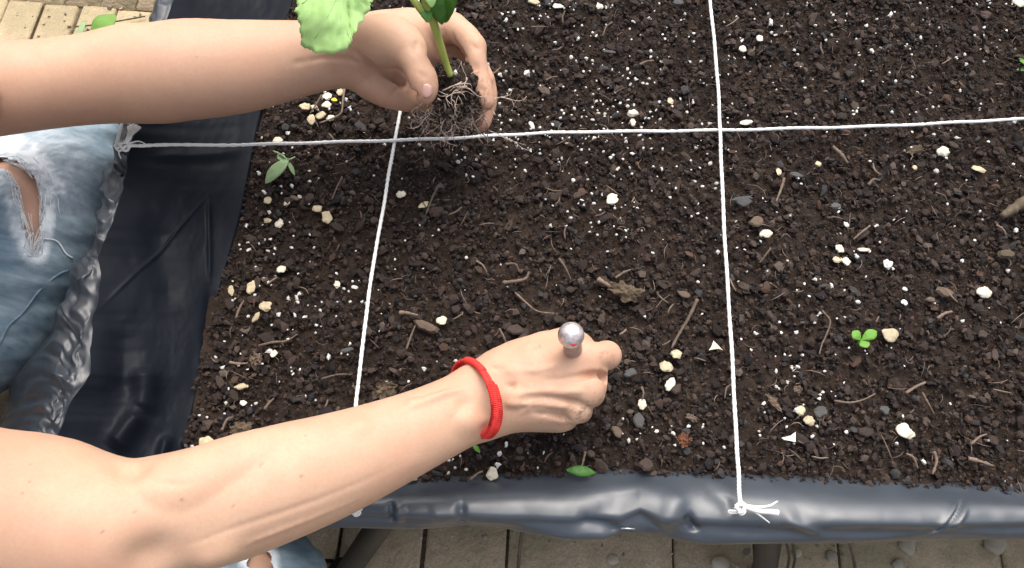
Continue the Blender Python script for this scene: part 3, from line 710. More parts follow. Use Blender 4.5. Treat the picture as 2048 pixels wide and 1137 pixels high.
husk(985, 949, 10, 13, 0, 'tall white husk lying against the near rim', M_huskw)
husk(825, 957, 10, 5, 10, 'yellowish husk wedged between forearm and near rim')
husk(2036, 6, 16, 11, -20, 'large pale husk at the upper right corner', M_huskw)
husk(907, 1000-1000+20, 6, 6, 0, 'small white lump behind the seedling leaf', M_perlite)
husk(1777, 528, 9, 9, 0, 'white shard with a pointed corner in the right square', M_perlite, 'white_shard', 'shard', flat=.3, jit=.6)
husk(1808, 580, 6, 5, 0, 'tiny white lump above the brown stone at right', M_perlite)
def shard(u, v, pts, ang, label, material=M_perlite, th=.0012, name='white_shard', cat='shard'):
    n = len(pts); V = [(x*PXM, -y*PXM, th) for x, y in pts]+[(x*PXM, -y*PXM, 0) for x, y in pts]; Fc = [tuple(range(n))[::-1], tuple(range(n, 2*n))]+[(i, (i+1) % n, (i+1) % n+n, i+n) for i in range(n)]
    o = link_mesh(name, V, Fc, material, smooth=False); o.location = Vector(on_soil(u, v, .0055).tolist()); o.rotation_euler = (.12, -.1, math.radians(ang)); return tag(o, label, cat)
shard(1572, 878, [(-14, 2), (4, -3), (14, -11), (13, 9), (0, 7), (-9, 6)], 0, 'angular white shard near the foot of the right string')
shard(1427, 697, [(-3, -12), (5, -4), (16, 8), (8, 5), (-1, 6), (-13, 9), (-8, 2)], 0, 'small pale three-pointed shard left of the right string', M_huskw)
chip(1888, 584, 27, 15, -3, 'brown flat stone lying in the right square near the right edge', M_brownstone, 'flat_stone', 'stone', .35)
chip(1860, 600, 14, 9, 10, 'pale brown stone chip tucked under the flat brown stone', M_brownstone, 'flat_stone', 'stone', .3)
chip(1259, 748, 14, 13, 20, 'slate-grey round chip just right of the fist', M_slate, 'slate_chip', 'stone chip', .2)
chip(1277, 843, 12, 22, 5, 'pointed dark grey chip below the oval white husk right of the fist', M_slate, 'slate_chip', 'stone chip', .2)
chip(1292, 930, 19, 19, 15, 'large flat brown chip by the near rim', M_wood, seed=4)
chip(1233, 865, 11, 18, 10, 'upright reddish brown chip right of the lower knuckles', M_brownstone)
chip(1368, 590, 18, 9, -15, 'curved pale brown chip at the top of the long straight twig', M_brownstone)
chip(1217, 110, 19, 7, -10, 'long grey-brown chip in the upper middle of the bed', M_slate)
chip(1402, 150, 12, 9, -15, 'oval dark chip left of the right string near the top', M_wood)
chip(1356, 8, 18, 13, 0, 'olive-grey flat stone at the top edge left of the right string', M_slate, 'flat_stone', 'stone', .3)
chip(1480, 400, 27, 8, 5, 'long slate-coloured chip touching the right side of the right string', M_slate, seed=5)
chip(1486, 407, 18, 13, 0, 'round slate-coloured chip just beyond the long one by the right string', M_slate)
chip(1671, 411, 13, 10, 10, 'small dark triangular chip in the upper part of the right square', M_slate, seed=8)
chip(1766, 822, 11, 12, 10, 'grey angular chip in the lower right square', M_slate)
chip(1636, 828, 16, 14, 40, 'grey-green torn leaf piece beside the pair of round husks', M_slate, 'leaf_piece', 'leaf piece', .12)
chip(1513, 445, 20, 16, 20, 'brown crumbly chip above the oval white husk by the right string', M_brownstone)
chip(853, 655, 30, 15, -18, 'brown wood knot lying in the middle square near the left string', M_brownstone, 'wood_knot', 'wood knot', .5)
chip(694, 702, 16, 7, 12, 'small grey curled chip left of the left string', M_slate)
chip(1030, 660, 20, 14, 0, 'dull brown chip just above the wrist and fist', M_wood)
chip(2010, 510, 26, 14, 10, 'dull olive lump at the right edge of the bed', M_stick, flat=.5)
chip(1590, 352, 18, 10, -8, 'grey curled leaf piece right of the curved cream husk', M_slate, 'leaf_piece', 'leaf piece', .15)

def crumple(u, v, ru, rv, ang, label, material, name, cat, seed, h=.5, dz=.005):
    n = 26; g_ = np.linspace(-1, 1, n); X, Y = np.meshgrid(g_, g_); r = np.hypot(X, Y); th = np.arctan2(Y, X)
    lim = .78+.30*np.array([mnoise.noise(Vector((math.cos(t)*1.6+seed, math.sin(t)*1.6, seed))) for t in th.ravel()]).reshape(th.shape)+.10*np.sin(th*9+seed)
    Z = .45*np.abs(fbm(X*2+seed, Y*2, seed, 3))*2*h-.15*r
    S = np.minimum(1, 1.0/np.maximum(r, 1e-6)*1.0); Xs = X*lim; Ys = Y*lim
    V = np.stack([Xs.ravel()*ru*PXM, Ys.ravel()*rv*PXM, Z.ravel()*min(ru, rv)*PXM], 1)
    ii = np.arange(n*n).reshape(n, n); Fc = np.stack([ii[:-1, :-1].ravel(), ii[:-1, 1:].ravel(), ii[1:, 1:].ravel(), ii[1:, :-1].ravel()], 1)
    cc = r.ravel()[Fc].mean(1); Fc = Fc[cc < 1.0]
    o = link_mesh(name, V, Fc, material); md = o.modifiers.new('th', 'SOLIDIFY'); md.thickness = .0007; md.offset = -1
    o.location = Vector(on_soil(u, v, dz).tolist()); o.rotation_euler = (0, 0, math.radians(ang)); return tag(o, label, cat)
crumple(1252, 584, 48, 27, -10, 'crumpled dry brown leaf half buried in the middle square above the silver knob', M_brownleaf, 'dry_leaf', 'dry leaf', 3, .9, .008)
crumple(1365, 884, 17, 16, 0, 'rusty red crumbling bark piece near the near rim', M_redchunk, 'red_bark_piece', 'bark piece', 5, 1.0)
crumple(513, 719, 17, 17, 30, 'crumpled grey-brown leaf scrap in the lower left strip', M_brownstone, 'dry_leaf_scrap', 'leaf scrap', 7, 1.0)
crumple(1546, 811, 26, 8, -50, 'twisted grey dried shoot right of the right string', M_brownstone, 'dried_shoot', 'dried shoot', 9, 1.2)
crumple(1592, 783, 11, 9, 0, 'small crinkled grey leaf scrap above the pair of round husks', M_brownstone, 'dry_leaf_scrap', 'leaf scrap', 11, 1.2)
crumple(1830, 300, 30, 14, 10, 'dull brown crinkled leaf scrap left of the chunky cream husk', M_brownleaf, 'dry_leaf_scrap', 'leaf scrap', 13, 1.1, .003)
crumple(770, 780, 30, 24, 30, 'dusty brown leaf mould right of the left string above the forearm', M_brownleaf, 'dry_leaf_scrap', 'leaf scrap', 15, 1.0, .002)
crumple(478, 858, 26, 18, 20, 'brown leaf scrap at the liner just above the near forearm', M_brownleaf, 'dry_leaf_scrap', 'leaf scrap', 17, .8, .003)
crumple(1382, 838, 14, 9, -20, 'pale pinkish curled root scrap between fist and right string', M_brownstone, 'dry_leaf_scrap', 'leaf scrap', 19, 1.2)

TW = [
 ([(1393, 602), (1375, 640), (1357, 670), (1341, 700)], .0018, 'long straight grey twig between the fist and the right string'),
 ([(1030, 584), (1052, 606), (1075, 621), (1109, 627)], .0011, 'curved thin twig above the fist sweeping right'),
 ([(1005, 565), (1035, 562), (1052, 555), (1058, 543)], .0019, 'hooked brown twig above the fist, left of centre'),
 ([(1010, 528), (1030, 528), (1039, 542)], .0013, 'short bent twig above the hooked brown twig'),
 ([(1118, 518), (1130, 536), (1142, 558)], .0014, 'short straight twig slanting down, above the silver knob'),
 ([(999, 660), (1006, 674), (1013, 689)], .0013, 'short stub twig just above the red bracelet hand'),
 ([(953, 523), (966, 534), (974, 546)], .0011, 'short pale twig left of the hooked brown twig'),
 ([(1231, 556), (1247, 546), (1261, 540)], .0015, 'short pale twig just above the crumpled brown leaf'),
 ([(1195, 560), (1212, 570), (1230, 578)], .0024, 'leaf stalk poking out left of the crumpled brown leaf'),
 ([(876, 376), (864, 402), (852, 430)], .0014, 'upright twig beside the oval tan husk right of the left string'),
 ([(685, 357), (676, 378), (665, 402)], .0010, 'thin slanting twig left of the left string, upper part'),
 ([(689, 180), (686, 205), (682, 226), (662, 240), (641, 250)], .0013, 'long bent straw twig under the upper wrist'),
 ([(644, 193), (630, 215), (620, 226)], .0010, 'thin brown twig crossing the husk cluster under the forearm'),
 ([(519, 694), (548, 689), (575, 684), (597, 673)], .0012, 'long curved twig lying in the lower left strip'),
 ([(462, 728), (480, 731), (496, 727)], .0014, 'short curved twig left of the crumpled grey leaf scrap'),
 ([(643, 760), (675, 752), (705, 750)], .0010, 'thin straight twig ending at the left string'),
 ([(814, 703), (823, 678), (831, 655)], .0012, 'upright thin twig left of the brown wood knot'),
 ([(800, 629), (815, 631), (836, 634)], .0018, 'thick short twig above the brown wood knot'),
 ([(475, 641), (484, 622), (491, 606)], .0012, 'slanting twig near the liner below the squarish cream husk'),
 ([(1565, 362), (1560, 382), (1552, 404)], .0015, 'pale straight twig right of the right string, upper part'),
 ([(1664, 296), (1680, 312), (1695, 327)], .0022, 'thick brown twig slanting down in the upper right square'),
 ([(1538, 502), (1528, 515), (1517, 529)], .0012, 'short pale twig below the oval white husk by the right string'),
 ([(1641, 626), (1655, 648), (1648, 676), (1641, 690), (1634, 713)], .0009, 'hair-thin hooked root left of the green sprout'),
 ([(1806, 790), (1828, 776), (1851, 765)], .0015, 'straight grey twig in the lower right square'),
 ([(1661, 807), (1690, 811), (1720, 804), (1744, 792)], .0011, 'long wavy twig in the lower right square'),
 ([(1842, 787), (1850, 808), (1866, 829)], .0010, 'thin curved root with a bulb end in the lower right'),
 ([(1872, 639), (1886, 630), (1903, 624)], .0017, 'short pale twig at right above the sprout level'),
 ([(1277, 139), (1290, 134), (1306, 129)], .0012, 'short twig in the upper middle left of the right string'),
 ([(1061, 61), (1078, 62), (1095, 61)], .0009, 'thin level twig right of the upper fingers'),
 ([(1092, 162), (1103, 158), (1115, 154)], .0011, 'tiny pale twig in the upper middle of the bed'),
 ([(1281, 779), (1284, 790), (1283, 802)], .0013, 'short pale splinter above the oval white husk'),
 ([(1740, 452), (1722, 466), (1708, 478)], .0011, 'thin grey twig above the straight white sliver'),
 ([(1868, 388), (1885, 395), (1893, 404)], .0009, 'thin curled root in the upper right square'),
 ([(1735, 372), (1745, 362), (1760, 361)], .0017, 'pale kinked twig in the upper right square'),
 ([(1990, 452), (2003, 462), (2012, 472)], .0015, 'short brown twig below the thick stick'),
 ([(1935, 918), (1955, 924), (1985, 932)], .0021, 'thick brown twig near the right end of the near rim'),
 ([(1865, 905), (1868, 925), (1862, 950)], .0016, 'curved pale twig standing by the near rim at right'),
 ([(1808, 910), (1822, 918), (1834, 938)], .0012, 'thin wiggly twig left of the curved pale one at the rim'),
 ([(1460, 772), (1450, 780), (1447, 800)], .0010, 'fine straw touching the left side of the right string'),
 ([(940, 962), (955, 950), (965, 944)], .0012, 'short twig leaning on the near rim right of the forearm'),
 ([(1222, 52), (1210, 65), (1204, 80)], .0010, 'short dark twig near the top centre'),
 ([(1475, 40), (1463, 52), (1450, 57)], .0012, 'pale kinked twig right of the right string at the top'),
 ([(530, 820), (540, 808), (548, 798)], .0013, 'short pale twig above the near forearm, lower left'),
 ([(445, 862), (456, 842), (466, 835)], .0013, 'bent straw twig above the near forearm by the liner'),
 ([(1170, 905), (1164, 930), (1160, 942)], .0011, 'short twig above the green leaf at the near rim'),
 ([(1940, 890), (1955, 876), (1975, 868)], .0011, 'fine twig in the lower right corner of the soil'),
 ([(728, 1), (735, 14), (748, 20)], .0011, 'short twig at the top left of the soil behind the seedling')]
for t in TW: twig(*t)
# random small twigs nobody can tell apart
q3 = rand_soil(80, .012)
for i in range(80):
    a = rng.uniform(0, math.pi*2); L_ = rng.uniform(.007, .019); c = q3[i]+[0, 0, .0045]
    d = np.array([math.cos(a), math.sin(a), rng.normal(0, .12)])*L_/2; e = np.array([-d[1], d[0], 0])*rng.normal(0, .2)
    r = rng.uniform(.0005, .0011); v, f = tube(spline([c-d, c+e, c+d], 7), [r*.6, r, r*1.1, r, r, r*.9, r*.5], 6)
    tag(recenter(link_mesh('small_twig', v, f, M_twig)), 'short thin brown twig lying in the potting soil', 'twig', 'short twigs in the soil')
twig([(2075, 392), (2045, 408), (2020, 424), (1996, 440)], .0065, 'thick broken stick lying at the right edge of the soil', 'thick_stick', M_stick, .010, 'stick')
# ------------------------------------------------------------------ leaves
def leaf_blade(base, tip, width, name, material, parent, n=22, m=11, arch=.1, serr=0, up=None, side=None, curl=.0, shape=1.0, wavy=.02):
    """real curved blade from base to tip; width = half width"""
    base = np.asarray(base, float); tip = np.asarray(tip, float); ax = tip-base; L_ = np.linalg.norm(ax); ax /= L_
    up = np.array([0, 0, 1.]) if up is None else np.asarray(up, float); sd_ = np.cross(ax, up); sd_ /= np.linalg.norm(sd_); nn = np.cross(sd_, ax)
    V = []
    for i in range(n):
        t = i/(n-1); w = width*(math.sin(math.pi*min(1, t**shape))**.75 if 0 < t < 1 else 0.02)
        if serr: w *= 1+serr*math.sin(i*2.6)
        for j in range(m):
            s_ = (j/(m-1)-.5)*2; p = base+ax*L_*t+sd_*w*s_+nn*(arch*L_*math.sin(math.pi*t)-curl*w*s_*s_+.10*w*abs(s_)+wavy*L_*mnoise.noise(Vector((t*5, s_*2+width*90, L_*50))))
            V.append(p)
    ii = np.arange(n*m).reshape(n, m); Fc = np.stack([ii[:-1, :-1].ravel(), ii[:-1, 1:].ravel(), ii[1:, 1:].ravel(), ii[1:, :-1].ravel()], 1)
    o = link_mesh(name, np.array(V), Fc, material); md = o.modifiers.new('th', 'SOLIDIFY'); md.thickness = .0004; md.offset = -1
    if parent: keep(parent, o)
    return o
# pale plucked leaf sprig on the left
sp_ = empty('fallen_leaf_sprig', on_soil(560, 340), 'pale green plucked leaf with a short stalk lying left of the left string', 'leaf')
leaf_blade(on_soil(580, 324, .008), on_soil(531, 369, .006), .0072, 'leaf', M_leafgrey, sp_, arch=.10, curl=.2)
leaf_blade(on_soil(577, 326, .007), on_soil(590, 352, .005), .0022, 'leaf', M_leafgrey, sp_, arch=.05)
leaf_blade(on_soil(574, 324, .006), on_soil(555, 314, .005), .0035, 'leaf', M_leafgrey, sp_, arch=.05)
v, f = tube(spline([on_soil(548, 305, .006), on_soil(565, 315, .008), on_soil(578, 325, .008), on_soil(592, 319, .008)], 12), .0009, 7); keep(sp_, link_mesh('stalk', v, f, M_leafgrey))
# sprout
spr = empty('seedling_sprout', on_soil(1716, 686), 'tiny bright green three-leaved sprout growing in the right square', 'sprout')
b_ = on_soil(1713, 688, .010)
for (u, v_, w, e) in ((1694, 672, .0052, 0), (1742, 672, .0052, 0), (1721, 706, .0052, 0)):
    leaf_blade(b_, on_soil(u, v_, .013), w, 'leaf', M_leafsprout, spr, n=14, m=9, arch=.12, shape=1.3, curl=.2)
v, f = tube([on_soil(1713, 690, -.002), b_], .0009, 6); keep(spr, link_mesh('stem', v, f, M_leafsprout))
o = leaf_blade(on_soil(1130, 944, .010), on_soil(1190, 949, .010), .0048, 'fallen_leaf', M_leafdark, None, arch=.10, curl=.3, serr=.05); tag(recenter(o), 'small bright green leaf lying against the near rim below the fist', 'leaf')
o = leaf_blade(on_soil(946, 892, .006), on_soil(960, 908, .006), .0020, 'yellow_leaf', M_leafsprout, None); tag(recenter(o), 'tiny yellow-green leaf below the near wrist', 'leaf')
o = leaf_blade(on_soil(663, 203, .008), on_soil(676, 206, .009), .0022, 'yellow_petal', mat('yellow', (.65, .50, .05), .6), None, n=8, m=5); tag(recenter(o), 'tiny yellow petal beside the touching pair of cream husks', 'petal')
gc = empty('weed_clump', on_soil(2050, 140), 'small green weed showing at the right edge near the top', 'weed')
for i in range(9):
    a = i*.7+.3; b_ = on_soil(2052, 142, .002); leaf_blade(b_, b_+np.array([math.cos(a)*.016, math.sin(a)*.013, .010+.004*math.sin(i*2)]), .0035, 'leaf', M_leafdark if i % 2 else M_leafmid, gc, n=9, m=5, arch=.15)
# weeds growing on the paving behind the knee
def weed(u, v, n, spread, lab, seed, size=.022, z=GZ):
    r = random.Random(seed); c = P(u, v, z); w = empty('weed_plant', c, lab, 'weed')
    for i in range(n):
        a = r.uniform(0, 6.28); d = r.uniform(.1, 1)*spread; b0 = c+np.array([math.cos(a)*d*.4, math.sin(a)*d*.4, .01]); t_ = c+np.array([math.cos(a)*d*1.0, math.sin(a)*d*1.0, r.uniform(.02, .06)])
        t_ = b0+(t_-b0)*1.0+np.array([math.cos(a)*size, math.sin(a)*size, 0]); leaf_blade(b0+(t_-b0)*.35, t_, r.uniform(.3, .5)*size, 'leaf', random.choice([M_leafmid, M_leafgrey, M_leafmid, M_leafdark]), w, n=9, m=6, arch=.2)
        vv_, ff_ = tube([c, b0, b0+(t_-b0)*.35], .0009, 5); keep(w, link_mesh('stem', vv_, ff_, M_leafmid))
weed(18, 285, 30, .07, 'leafy green weed on the paving left of the ripped knee', 3, .03)
weed(232, 255, 12, .04, 'pale green weed between the knee and the tied string', 4, .026, GZ+.1)
# leaf on the paving at top left
sp2 = empty('fallen_twig_leaf', P(210, 50, GZ+.01), 'olive green leaf on a thin dark twig lying on the pavers, top left', 'leaf')
leaf_blade(P(184, 72, GZ+.018), P(232, 30, GZ+.022), .0175, 'leaf', M_leafmid, sp2, arch=.10, curl=.15)
leaf_blade(P(170, 42, GZ+.012), P(157, 77, GZ+.014), .0050, 'leaf', M_leafgrey, sp2, arch=.05)
v, f = tube(spline([P(150, 54, GZ+.006), P(190, 50, GZ+.008), P(240, 42, GZ+.008), P(290, 33, GZ+.004)], 12), .0012, 6); keep(sp2, link_mesh('stem', v, f, M_stick))
# dry stalk under the hem
o = None
v, f = tube(spline([P(1045, 1062, -.24), P(1040, 1095, -.28), P(1034, 1160, -.288)], 10), .0022, 6); tag(recenter(link_mesh('dry_stalk', v, f, M_twig)), 'straw stalk leaning on the pavers below the near rim, left of middle', 'stalk')
v, f = tube(spline([P(1697, 1080, -.26), P(1705, 1110, -.285), P(1716, 1165, -.288)], 10), .0020, 6); tag(recenter(link_mesh('dry_stalk', v, f, M_twig)), 'straw stalk on the pavers below the near rim, at the right', 'stalk')
for i, (u, v_, s_) in enumerate([(1663, 1113, .0075), (1815, 1092, .011), (1990, 1090, .013), (1594, 1107, .006), (1440, 1127, .011), (1796, 1130, .008), (970, 1075, .004), (1225, 1120, .007)]):
    me = blob_mesh('pebble', ICO2, .35, .55, M_grit, i+40); o = bpy.data.objects.new('pebble', me); COL.objects.link(o); o.location = Vector(P(u, v_, GZ+.002).tolist()); o.scale = (s_,)*3
    tag(o, ['oval cream pebble right of the dark leg by the stalk', 'rounded tan pebble against the hem at the right', 'largest pale stone below the hem near the right edge', 'small sharp pebble just right of the dark leg', 'pale lump of gravel left of the dark leg', 'flat pebble below the tan one at right', 'tiny pebble near the left straw stalk', 'single pale pebble on the paver below the bulging hem'][i], 'pebble')

# ------------------------------------------------------------------ the person: body
person = empty('person', P(-300, 700, GZ), 'kneeling person in ripped light blue jeans holding a seedling and a digging tool', 'person')
DN = -FWD*.9+np.array([0, 0, .1])       # roughly towards the viewer
SHL = np.array([-.63, .12, .36]); SHR = np.array([-.57, -.22, .33])

def surf_fn(V):
    def S(u, v, d=0.0):
        dr = P(u, v, 0)-CAMP; dr /= np.linalg.norm(dr); w = V-CAMP; t = w@dr; pr = np.linalg.norm(w-t[:, None]*dr, axis=1); k = np.where(pr < .0025)[0]
        if not len(k): return P(u, v, .1)
        return V[k[np.argmin(t[k])]]-dr*d
    return S
def mark(A, S, pts, rad, k, mode, d=.0005, m=5):
    A.chain([S(u, v, d) for u, v in pts], rad, k=k, mode=mode, m=m)
# ---- near (right) arm
A1 = Field((-.65, -.40, -.01), (.14, .03, .44), .0017)
A_ = P(-110, 1030, .188); arm = [SHR, A_+(SHR-A_)*.62, A_+(SHR-A_)*.28, A_, P(60, 1040, .165), P(230, 1056, .152), P(340, 1030, .142), P(450, 1003, .132), P(560, 966, .122), P(660, 933, .112), P(760, 894, .102), P(850, 855, .093), P(920, 822, .086), P(970, 800, .082)]
rad = [.056, .057, .057, .0565, .0525, .0445, .0405, .0415, .0405, .0375, .0335, .0300, .0285, .0285]
sq = [1, 1, 1, 1, 1, 1.0, 1.02, 1.05, 1.08, 1.12, 1.18, 1.25, 1.32, 1.36]
A1.chain(arm, rad, DN, sq, m=5)
# muscle bellies: brachioradialis above, ulnar flexors below the crease
A1.chain([P(80, 948, .168), P(230, 995, .165), P(360, 985, .158), P(520, 925, .140), P(680, 880, .122)], [.010, .022, .026, .023, .014], k=.026)
A1.chain([P(290, 1130, .125), P(450, 1068, .115), P(600, 1008, .104), P(740, 950, .093), P(860, 895, .084)], [.006, .020, .018, .014, .009], k=.022)
A1.chain([P(705, 862, .135), P(800, 826, .122), P(880, 795, .112), P(935, 780, .104)], [.002, .0032, .0034, .003], k=.010)   # vein / tendon
A1.chain([P(800, 925, .112), P(880, 880, .106), P(945, 838, .100)], [.002, .0035, .002], k=.010)
A1.chain([P(930, 842, .102), P(962, 838, .098)], [.005, .0055], k=.012)                                                  # ulna head
# hand
wr = P(970, 800, .082)
MC = {'index': (P(1163, 716, .092), .0130), 'middle': (P(1172, 779, .090), .0128), 'ring': (P(1150, 816, .080), .0120), 'little': (P(1122, 834, .068), .0110)}
A1.cone(wr, P(1080, 762, .088), .0285, .0300, DN, 1.55, k=.010)
A1.cone(P(1070, 766, .086), P(1150, 756, .082), .0300, .0270, DN, 1.50, k=.010)
A1.cone(P(1010, 752, .088), MC['index'][0], .0140, .0130, k=.012)
A1.cone(P(1010, 790, .090), MC['middle'][0], .0140, .0128, k=.010)
A1.cone(P(1005, 818, .084), MC['ring'][0], .0130, .0120, k=.008)
A1.cone(P(1000, 834, .074), MC['little'][0], .0105, .0108, k=.008)
A1.cone(P(1008, 830, .060), P(1115, 836, .055), .0130, .0120, k=.010)          # hypothenar edge
# extensor tendons fan
for nm, st, h in (('index', (1022, 770), .0025), ('middle', (1020, 790), .0030), ('ring', (1018, 806), .0027)):
    c = MC[nm][0]; e = c+np.array([-.003, 0, MC[nm][1]-.0022]); s0 = P(st[0], st[1], .104); A1.chain([s0, (s0+e)/2+[0, 0, .0012], e], [.0012, .0022, .0030], k=.007)
# grooves between knuckles
A1.chain([P(1060, 762, .113), P(1125, 752, .112), P(1190, 752, .098), P(1208, 760, .085)], [.0005, .0022, .0042, .0050], k=.007, mode='sub')
A1.chain([P(1080, 804, .108), P(1130, 806, .102), P(1168, 808, .092), P(1182, 814, .080)], [.0008, .0026, .0042, .0046], k=.004, mode='sub')
A1.chain([P(1070, 826, .096), P(1115, 832, .090), P(1150, 838, .080), P(1160, 842, .070)], [.0008, .0024, .0036, .0040], k=.003, mode='sub')
# fingers: index a little ahead, the rest folded down round the handle
A1.chain([MC['index'][0], P(1192, 713, .092), P(1214, 711, .082)], [.0130, .0108, .0112], k=.006)
A1.chain([P(1214, 711, .082), P(1206, 716, .062), P(1188, 722, .045)], [.0112, .0098, .0088], k=.004)
A1.chain([P(1188, 722, .045), P(1168, 728, .036), P(1152, 734, .032)], [.0088, .0082, .0070], k=.004)
A1.chain([MC['middle'][0], P(1180, 784, .072), P(1183, 788, .052)], [.0130, .0110, .0105], k=.004)
A1.chain([P(1183, 788, .052), P(1168, 786, .036), P(1140, 776, .030), P(1122, 770, .030)], [.0105, .0092, .0085, .0070], k=.004)
A1.chain([MC['ring'][0], P(1158, 820, .062), P(1160, 822, .044)], [.0120, .0100, .0096], k=.004)
A1.chain([P(1160, 822, .044), P(1146, 816, .031), P(1122, 802, .026), P(1106, 796, .027)], [.0096, .0085, .0078, .0066], k=.004)
A1.chain([MC['little'][0], P(1130, 838, .052), P(1132, 840, .038)], [.0108, .0088, .0084], k=.004)
A1.chain([P(1132, 840, .038), P(1120, 832, .027), P(1100, 820, .024), P(1088, 814, .026)], [.0084, .0074, .0068, .0058], k=.004)
# thumb lies along the top edge and closes on the handle under the knob
A1.chain([P(1000, 742, .083), P(1030, 722, .086), P(1065, 708, .089), P(1092, 698, .088)], [.0170, .0160, .0145, .0130], k=.012)
A1.chain([P(1092, 698, .088), P(1116, 686, .084), P(1134, 680, .078)], [.0130, .0112, .0104], k=.006)
A1.chain([P(1134, 680, .078), P(1156, 686, .070), P(1172, 694, .064)], [.0104, .0098, .0080], k=.004)
A1.chain([P(1070, 730, .088), P(1110, 722, .088), P(1140, 716, .086)], [.0120, .0115, .0100], k=.014)   # web of skin
A1.chain([P(1062, 700, .106), P(1098, 702, .104), P(1118, 705, .102)], [.0006, .0015, .0012], k=.004, mode='sub')
A1.chain([P(986, 733, .098), P(998, 734, .099), P(1010, 731, .099)], [.0004, .0012, .0004], k=.004, mode='sub')
A1.chain([P(1012, 777, .110), P(1019, 771, .110), P(1026, 766, .110)], [.0004, .0018, .0006], k=.005, mode='sub')
pass   # bed pressed by the handle
Vt, _ = A1.mesh(); S = surf_fn(Vt)
mark(A1, S, [(300, 1120), (380, 1098), (470, 1064), (560, 1034), (650, 1000), (740, 962), (800, 935)], [.0006, .0010, .0016, .0018, .0015, .0010, .0004], .028, 'sub', .0012)
mark(A1, S, [(420, 1118), (520, 1080), (620, 1042), (720, 1000)], [.001, .0022, .0020, .001], .022, 'add', -.002)
mark(A1, S, [(262, 925), (300, 952), (345, 965), (400, 960)], [.0005, .0014, .0014, .0004], .020, 'sub', .0010)
mark(A1, S, [(930, 806), (918, 820), (905, 838)], [.0004, .0012, .0004], .010, 'sub')
mark(A1, S, [(820, 800), (870, 785), (925, 772)], [.0006, .0016, .0008], .007, 'add', -.0004)
mark(A1, S, [(1010, 768), (1020, 770), (1028, 762)], [.0006, .0022, .0006], .004, 'sub')
mark(A1, S, [(982, 729), (992, 734), (1006, 731)], [.0004, .0012, .0004], .003, 'sub')
mark(A1, S, [(1036, 799), (1080, 801), (1120, 803), (1152, 806)], [.0004, .0014, .0022, .0018], .003, 'sub')
mark(A1, S, [(1092, 826), (1115, 829), (1138, 836)], [.0006, .0020, .0016], .003, 'sub')
mark(A1, S, [(1062, 812), (1055, 822), (1044, 832)], [.0005, .0016, .0006], .005, 'add', -.0003)
mark(A1, S, [(1030, 786), (1080, 784), (1130, 784), (1165, 784)], [.0008, .0022, .0030, .0030], .006, 'add', -.0012)
mark(A1, S, [(1030, 812), (1080, 814), (1130, 818)], [.0008, .0020, .0026], .005, 'add', -.0010)
mark(A1, S, [(1020, 740), (1070, 735), (1120, 730)], [.0008, .0022, .0022], .008, 'add', -.0012)
mark(A1, S, [(1100, 757), (1150, 753), (1198, 750)], [.0005, .0024, .0030], .006, 'sub', .0006)
mark(A1, S, [(1064, 686), (1088, 689), (1114, 695)], [.0004, .0014, .0010], .003, 'sub')
V1, Q1 = A1.mesh(); del A1
# ---- upper (left) arm
A2 = Field((-.71, -.06, .02), (.02, .30, .44), .0017)
A_ = P(-260, 190, .24); arm = [SHL, A_+(SHL-A_)*.5, A_, P(-100, 180, .165), P(40, 174, .140), P(160, 162, .130), P(270, 149, .125), P(380, 142, .122), P(480, 134, .122), P(570, 122, .124), P(650, 111, .126), P(712, 104, .128)]
rad = [.054, .052, .050, .043, .0375, .0375, .0415, .0425, .0400, .0345, .0300, .0285]
sq = [1, 1, 1, 1, 1, 1, 1.02, 1.04, 1.06, 1.10, 1.16, 1.2]
A2.chain(arm, rad, DN, sq, m=5)
A2.chain([P(230, 98, .135), P(330, 86, .140), P(450, 88, .140), P(600, 82, .138)], [.005, .018, .020, .010], k=.022)
A2.chain([P(300, 190, .114), P(400, 190, .116), P(500, 172, .12)], [.010, .014, .010], k=.026)
A2.chain([P(700, 100, .158), P(706, 124, .158), P(705, 150, .145)], [.0004, .0011, .0008], k=.004, mode='sub')    # wrist crease
# palm
TN = np.array([.15, -.45, .88])
A2.chain([P(712, 104, .128), P(750, 92, .126), P(800, 84, .118), P(850, 80, .108)], [.0280, .0290, .0280, .0210], m=4, k=.008)
A2.chain([P(700, 96, .140), P(742, 84, .150), P(786, 84, .154), P(815, 100, .156)], [.018, .0215, .0215, .0160], m=4, k=.014)      # thenar mass
A2.chain([P(812, 98, .156), P(831, 128, .158), P(846, 158, .156)], [.0152, .0116, .0112], k=.006)
A2.chain([P(846, 158, .156), P(850, 176, .152), P(851, 191, .148)], [.0112, .0106, .0076], k=.004)                             # thumb end
A2.chain([P(712, 128, .122), P(745, 158, .112), P(785, 182, .100), P(820, 196, .090)], [.0190, .0190, .0165, .0120], k=.010)     # heel of the palm
A2.chain([P(770, 130, .110), P(810, 150, .098), P(850, 150, .085)], [.024, .022, .016], k=.012)                                # hollow of the palm
A2.chain([P(735, 135, .152), P(770, 150, .148), P(806, 168, .135), P(822, 182, .12)], [.0008, .0040, .0050, .0045], k=.008, mode='sub')
A2.chain([P(820, 196, .090), P(850, 203, .084), P(872, 204, .078)], [.0120, .0098, .0086], k=.005)                             # little finger curled under
A2.chain([P(838, 150, .085), P(880, 165, .070), P(920, 175, .062)], [.0150, .0110, .0090], k=.008)
